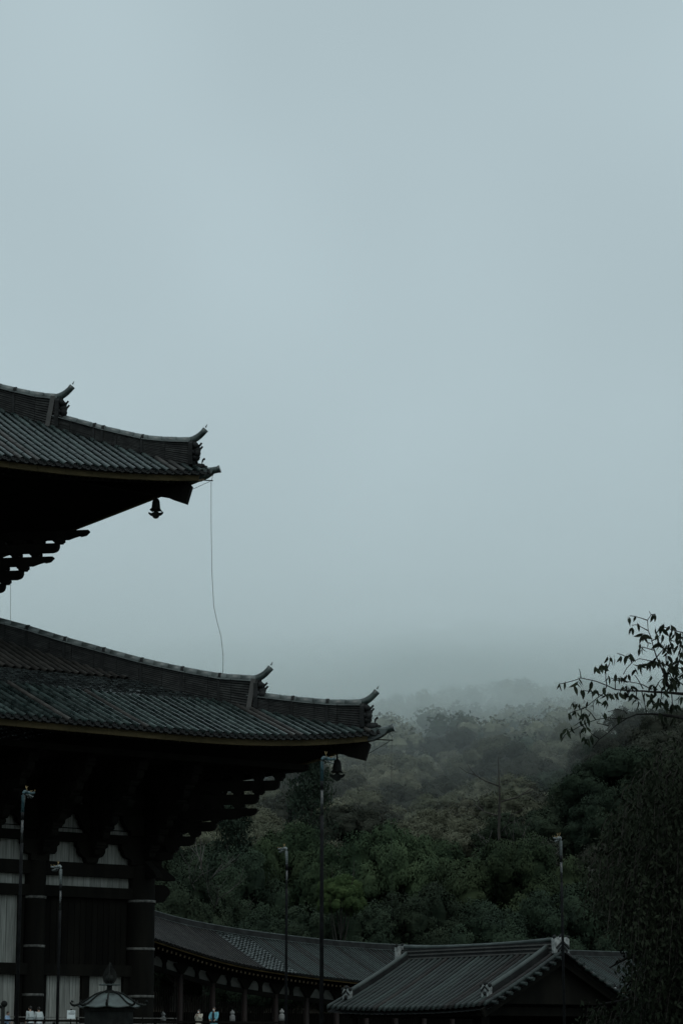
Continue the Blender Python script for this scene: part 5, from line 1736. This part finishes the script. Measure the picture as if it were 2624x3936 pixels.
for (u, v, c) in CL:
    for i in range(c):
        p = near_pt(u + lw.uniform(-14, 14), v + lw.uniform(-10, 10), 24.5 + lw.uniform(-0.06, 0.06)) - cb
        s = lw.uniform(0.062, 0.112)
        side = (i - (c - 1) / 2) * 0.5 + lw.uniform(-0.35, 0.35)
        rot = Matrix.Rotation(-HEADING, 3, 'Z') @ Matrix.Rotation(side, 3, 'Y') @ Matrix.Rotation(lw.uniform(-0.4, 0.4), 3, 'X') @ Matrix.Rotation(lw.uniform(0, 6.28), 3, 'Z')
        link('leaf', LEAVES[lw.randrange(4)], cher, p, rot.to_euler(), (s, s, s))
        nl += 1

# the thick of the leaves towards the edge of the picture and beyond it
segs = [(b_[i], b_[i + 1]) for b_ in BR for i in range(len(b_) - 1) if b_[i][0] > 1330 and b_[i][0] < 2700]
lv = []
for i in range(150):
    (u0, v0), (u1, v1) = segs[lw.randrange(len(segs))]
    t_ = lw.random()
    p = near_pt(u0 + (u1 - u0) * t_ + lw.uniform(-30, 30), v0 + (v1 - v0) * t_ + lw.uniform(-25, 30), 24.5 + lw.uniform(-0.25, 0.25)) - cb
    s = lw.uniform(0.06, 0.11)
    rot = Matrix.Rotation(-HEADING, 3, 'Z') @ Matrix.Rotation(lw.uniform(-0.8, 0.8), 3, 'Y') @ Matrix.Rotation(lw.uniform(-0.4, 0.4), 3, 'X') @ Matrix.Rotation(lw.uniform(0, 6.28), 3, 'Z')
    me_ = LEAVES[lw.randrange(4)]
    lv.append(([p + rot @ (v.co * s) for v in me_.vertices], [tuple(f.vertices) for f in me_.polygons]))
fm = MB()
for vs, fs in lv: fm.add(vs, fs, 0, True)
tag(fm.build('foliage', L_CHERRY, cher), kind='stuff')

# ------------------------------------------------------------------ drooping cherry at the right edge
def px_pt(px, py, depth):
    return near_pt((px - 2024) / KX, (py - 2300) / KX, depth)
wc = empty('weeping_cherry', tuple(px_pt(2980, 3600, 36.0).xy) + (0,))
tag(wc, 'dark drooping cherry tree hanging over the corridor roof at lower right', 'tree')
wb = wc.location.copy()
MB().tube([(0, 0, -0.2), (0.1, 0, 2.0), (-0.1, 0.1, 3.6), (-0.3, 0, 5.0)], [0.30, 0.24, 0.18, 0.08], n=10).build('trunk', M['bark'], wc)
tw = MB()
q_all = []
ww = random.Random(31)
def strand(px, py, dep, length, sway):
    """a hanging twig with leaves"""
    p0 = px_pt(px, py, dep) - wb
    pts = [p0]
    d = Vector((ww.uniform(-1, 1), ww.uniform(-1, 1), 0)) * 0.25 + Vector((-math.cos(HEADING), math.sin(HEADING), 0)) * sway
    n = 6
    for i in range(1, n + 1):
        t = i / n
        pts.append(p0 + d * length * (t ** 0.6) * 0.5 + Vector((0, 0, -length * t ** 1.25)))
    tw.tube(pts, [0.006] * 3 + [0.004] * (n - 2), n=3, cap=False)
    m_ = int(length * 60)
    t = nrg.uniform(0, 1, m_)
    P_ = np.array([tuple(v) for v in pts])
    idx = np.minimum((t * n).astype(int), n - 1)
    f = (t * n - idx)[:, None]
    c = P_[idx] * (1 - f) + P_[idx + 1] * f + nrg.normal(size=(m_, 3)) * 0.12
    c[:, 2] -= 0.03
    # hanging pointed leaves
    ang = nrg.uniform(0, 2 * math.pi, m_)
    t_ = np.stack([np.cos(ang) * 0.6, np.sin(ang) * 0.6, np.full(m_, -0.75)], axis=1) + nrg.normal(size=(m_, 3)) * 0.3
    t_ /= np.linalg.norm(t_, axis=1, keepdims=True)
    b_ = np.cross(t_, nrg.normal(size=(m_, 3))); b_ /= np.linalg.norm(b_, axis=1, keepdims=True)
    s_ = (0.092 * nrg.uniform(0.7, 1.3, m_))[:, None]
    q_all.append(np.stack([c, c + t_ * s_ * 0.45 + b_ * s_ * 0.21, c + t_ * s_, c + t_ * s_ * 0.45 - b_ * s_ * 0.21], axis=1))
EDGE = [(2900, 2560), (3020, 2450), (3100, 2380), (3250, 2310), (3400, 2270), (3520, 2250), (3570, 2300), (3630, 2430), (3780, 2450), (3870, 2400), (3910, 2260), (4200, 2230)]
for i in range(1400):
    py = ww.uniform(2860, 3990)
    ln_ = ww.uniform(0.45, 1.1)
    xl = max(lerp_table(EDGE, py + 60), lerp_table(EDGE, py + ln_ * 150), lerp_table(EDGE, py + ln_ * 250))
    px = xl + ww.random() ** 0.85 * (2950 - xl)
    strand(px, py, 36 + ww.uniform(-2.2, 2.2), ln_, ww.uniform(0.1, 0.6))
tag(tw.build('twigs', M['bark'], wc), kind='stuff')
tag(link('foliage', quads_mesh('foliage', np.concatenate(q_all), L_CHERRY), wc), kind='stuff')
lb = MB()
for (pts) in ([(2980, 3300), (2800, 3130), (2600, 3080), (2420, 3150)], [(2980, 3400), (2750, 3350), (2520, 3380), (2330, 3450)], [(2980, 3500), (2700, 3560), (2480, 3640), (2340, 3720)], [(2980, 3600), (2760, 3760), (2500, 3830), (2300, 3860)]):
    lb.tube([px_pt(a, b, 36.0) - wb for a, b in pts], [0.09, 0.06, 0.035, 0.012], n=6)
lb.build('limbs', M['dark_bark'], wc)

# ------------------------------------------------------------------ low cloud on the hill
def mist(f0, f1, half, z0, z1, density, name, label):
    co, si = math.cos(HEADING), math.sin(HEADING)
    def P_(f, l, z): return (f * si + l * co, f * co - l * si, z)
    vs = [P_(f, l, z) for z in (z0, z1) for f, l in ((f0, -half), (f0, half), (f1, half), (f1, -half))]
    mb = MB()
    mb.add(vs, [(0, 3, 2, 1), (4, 5, 6, 7), (0, 1, 5, 4), (1, 2, 6, 5), (2, 3, 7, 6), (3, 0, 4, 7)])
    m_ = bpy.data.materials.new(name)
    m_.use_nodes = True
    nt = m_.node_tree
    nt.nodes.remove(nt.nodes['Principled BSDF'])
    v = nt.nodes.new('ShaderNodeVolumePrincipled')
    v.inputs['Color'].default_value = (0.91, 0.99, 0.98, 1)
    v.inputs['Density'].default_value = density
    v.inputs['Anisotropy'].default_value = 0.0
    nt.links.new(v.outputs['Volume'], nt.nodes['Material Output'].inputs['Volume'])
    o = mb.build(name, m_)
    tag(o, label, 'mist', kind='stuff')
    return o
mist(320, 2400, 900, -8, 124, 0.0013, 'mist', 'thin grey mist in front of the wooded hillside')
mist(430, 2350, 880, -7.5, 118, 0.0010, 'mist', 'pale mist behind the first rows of hillside trees')
mist(540, 2300, 850, -7, 110, 0.0016, 'mist', 'thick low cloud swallowing the top of the wooded hill')
mist(620, 2250, 830, -6.5, 112, 0.0022, 'mist', 'heavy cloud lying on the upper slope')
mist(700, 2200, 800, -6, 118, 0.0042, 'mist', 'dense grey cloud hiding the crest of the hill')
MISTM = bpy.data.materials['mist.001'].copy()
MISTM.name = 'mist patch'
for nd_ in MISTM.node_tree.nodes:
    if nd_.type == 'PRINCIPLED_VOLUME': nd_.inputs['Density'].default_value = 0.0020
mrg = random.Random(17)
for i in range(20):
    a = mrg.uniform(-3.5, 8.5)
    r = mrg.uniform(540, 800)
    x, y = polar(a, r)
    bm = bmesh.new()
    bmesh.ops.create_icosphere(bm, subdivisions=3, radius=1.0)
    ph = [mrg.uniform(0, 6.28) for _ in range(6)]
    for v in bm.verts:
        f = 1 + 0.22 * math.sin(2.1 * v.co.x * 2 + ph[0]) * math.cos(1.7 * v.co.y * 2 + ph[1]) + 0.15 * math.sin(4.3 * v.co.z + 3.9 * v.co.x + ph[2]) + 0.10 * math.sin(7 * v.co.y + ph[3])
        v.co *= f
    me = bpy.data.meshes.new('mist_patch')
    bm.to_mesh(me); bm.free()
    me.materials.append(MISTM)
    o = link('mist_patch', me, None, (x, y, hill_z(x, y) + mrg.uniform(12, 26)), (0, 0, mrg.uniform(0, 3)), (mrg.uniform(26, 60), mrg.uniform(26, 60), mrg.uniform(7, 14)))
    tag(o, 'drifting patch of mist hanging among the hillside trees', 'mist', 'mist patches on the hillside', kind='stuff')
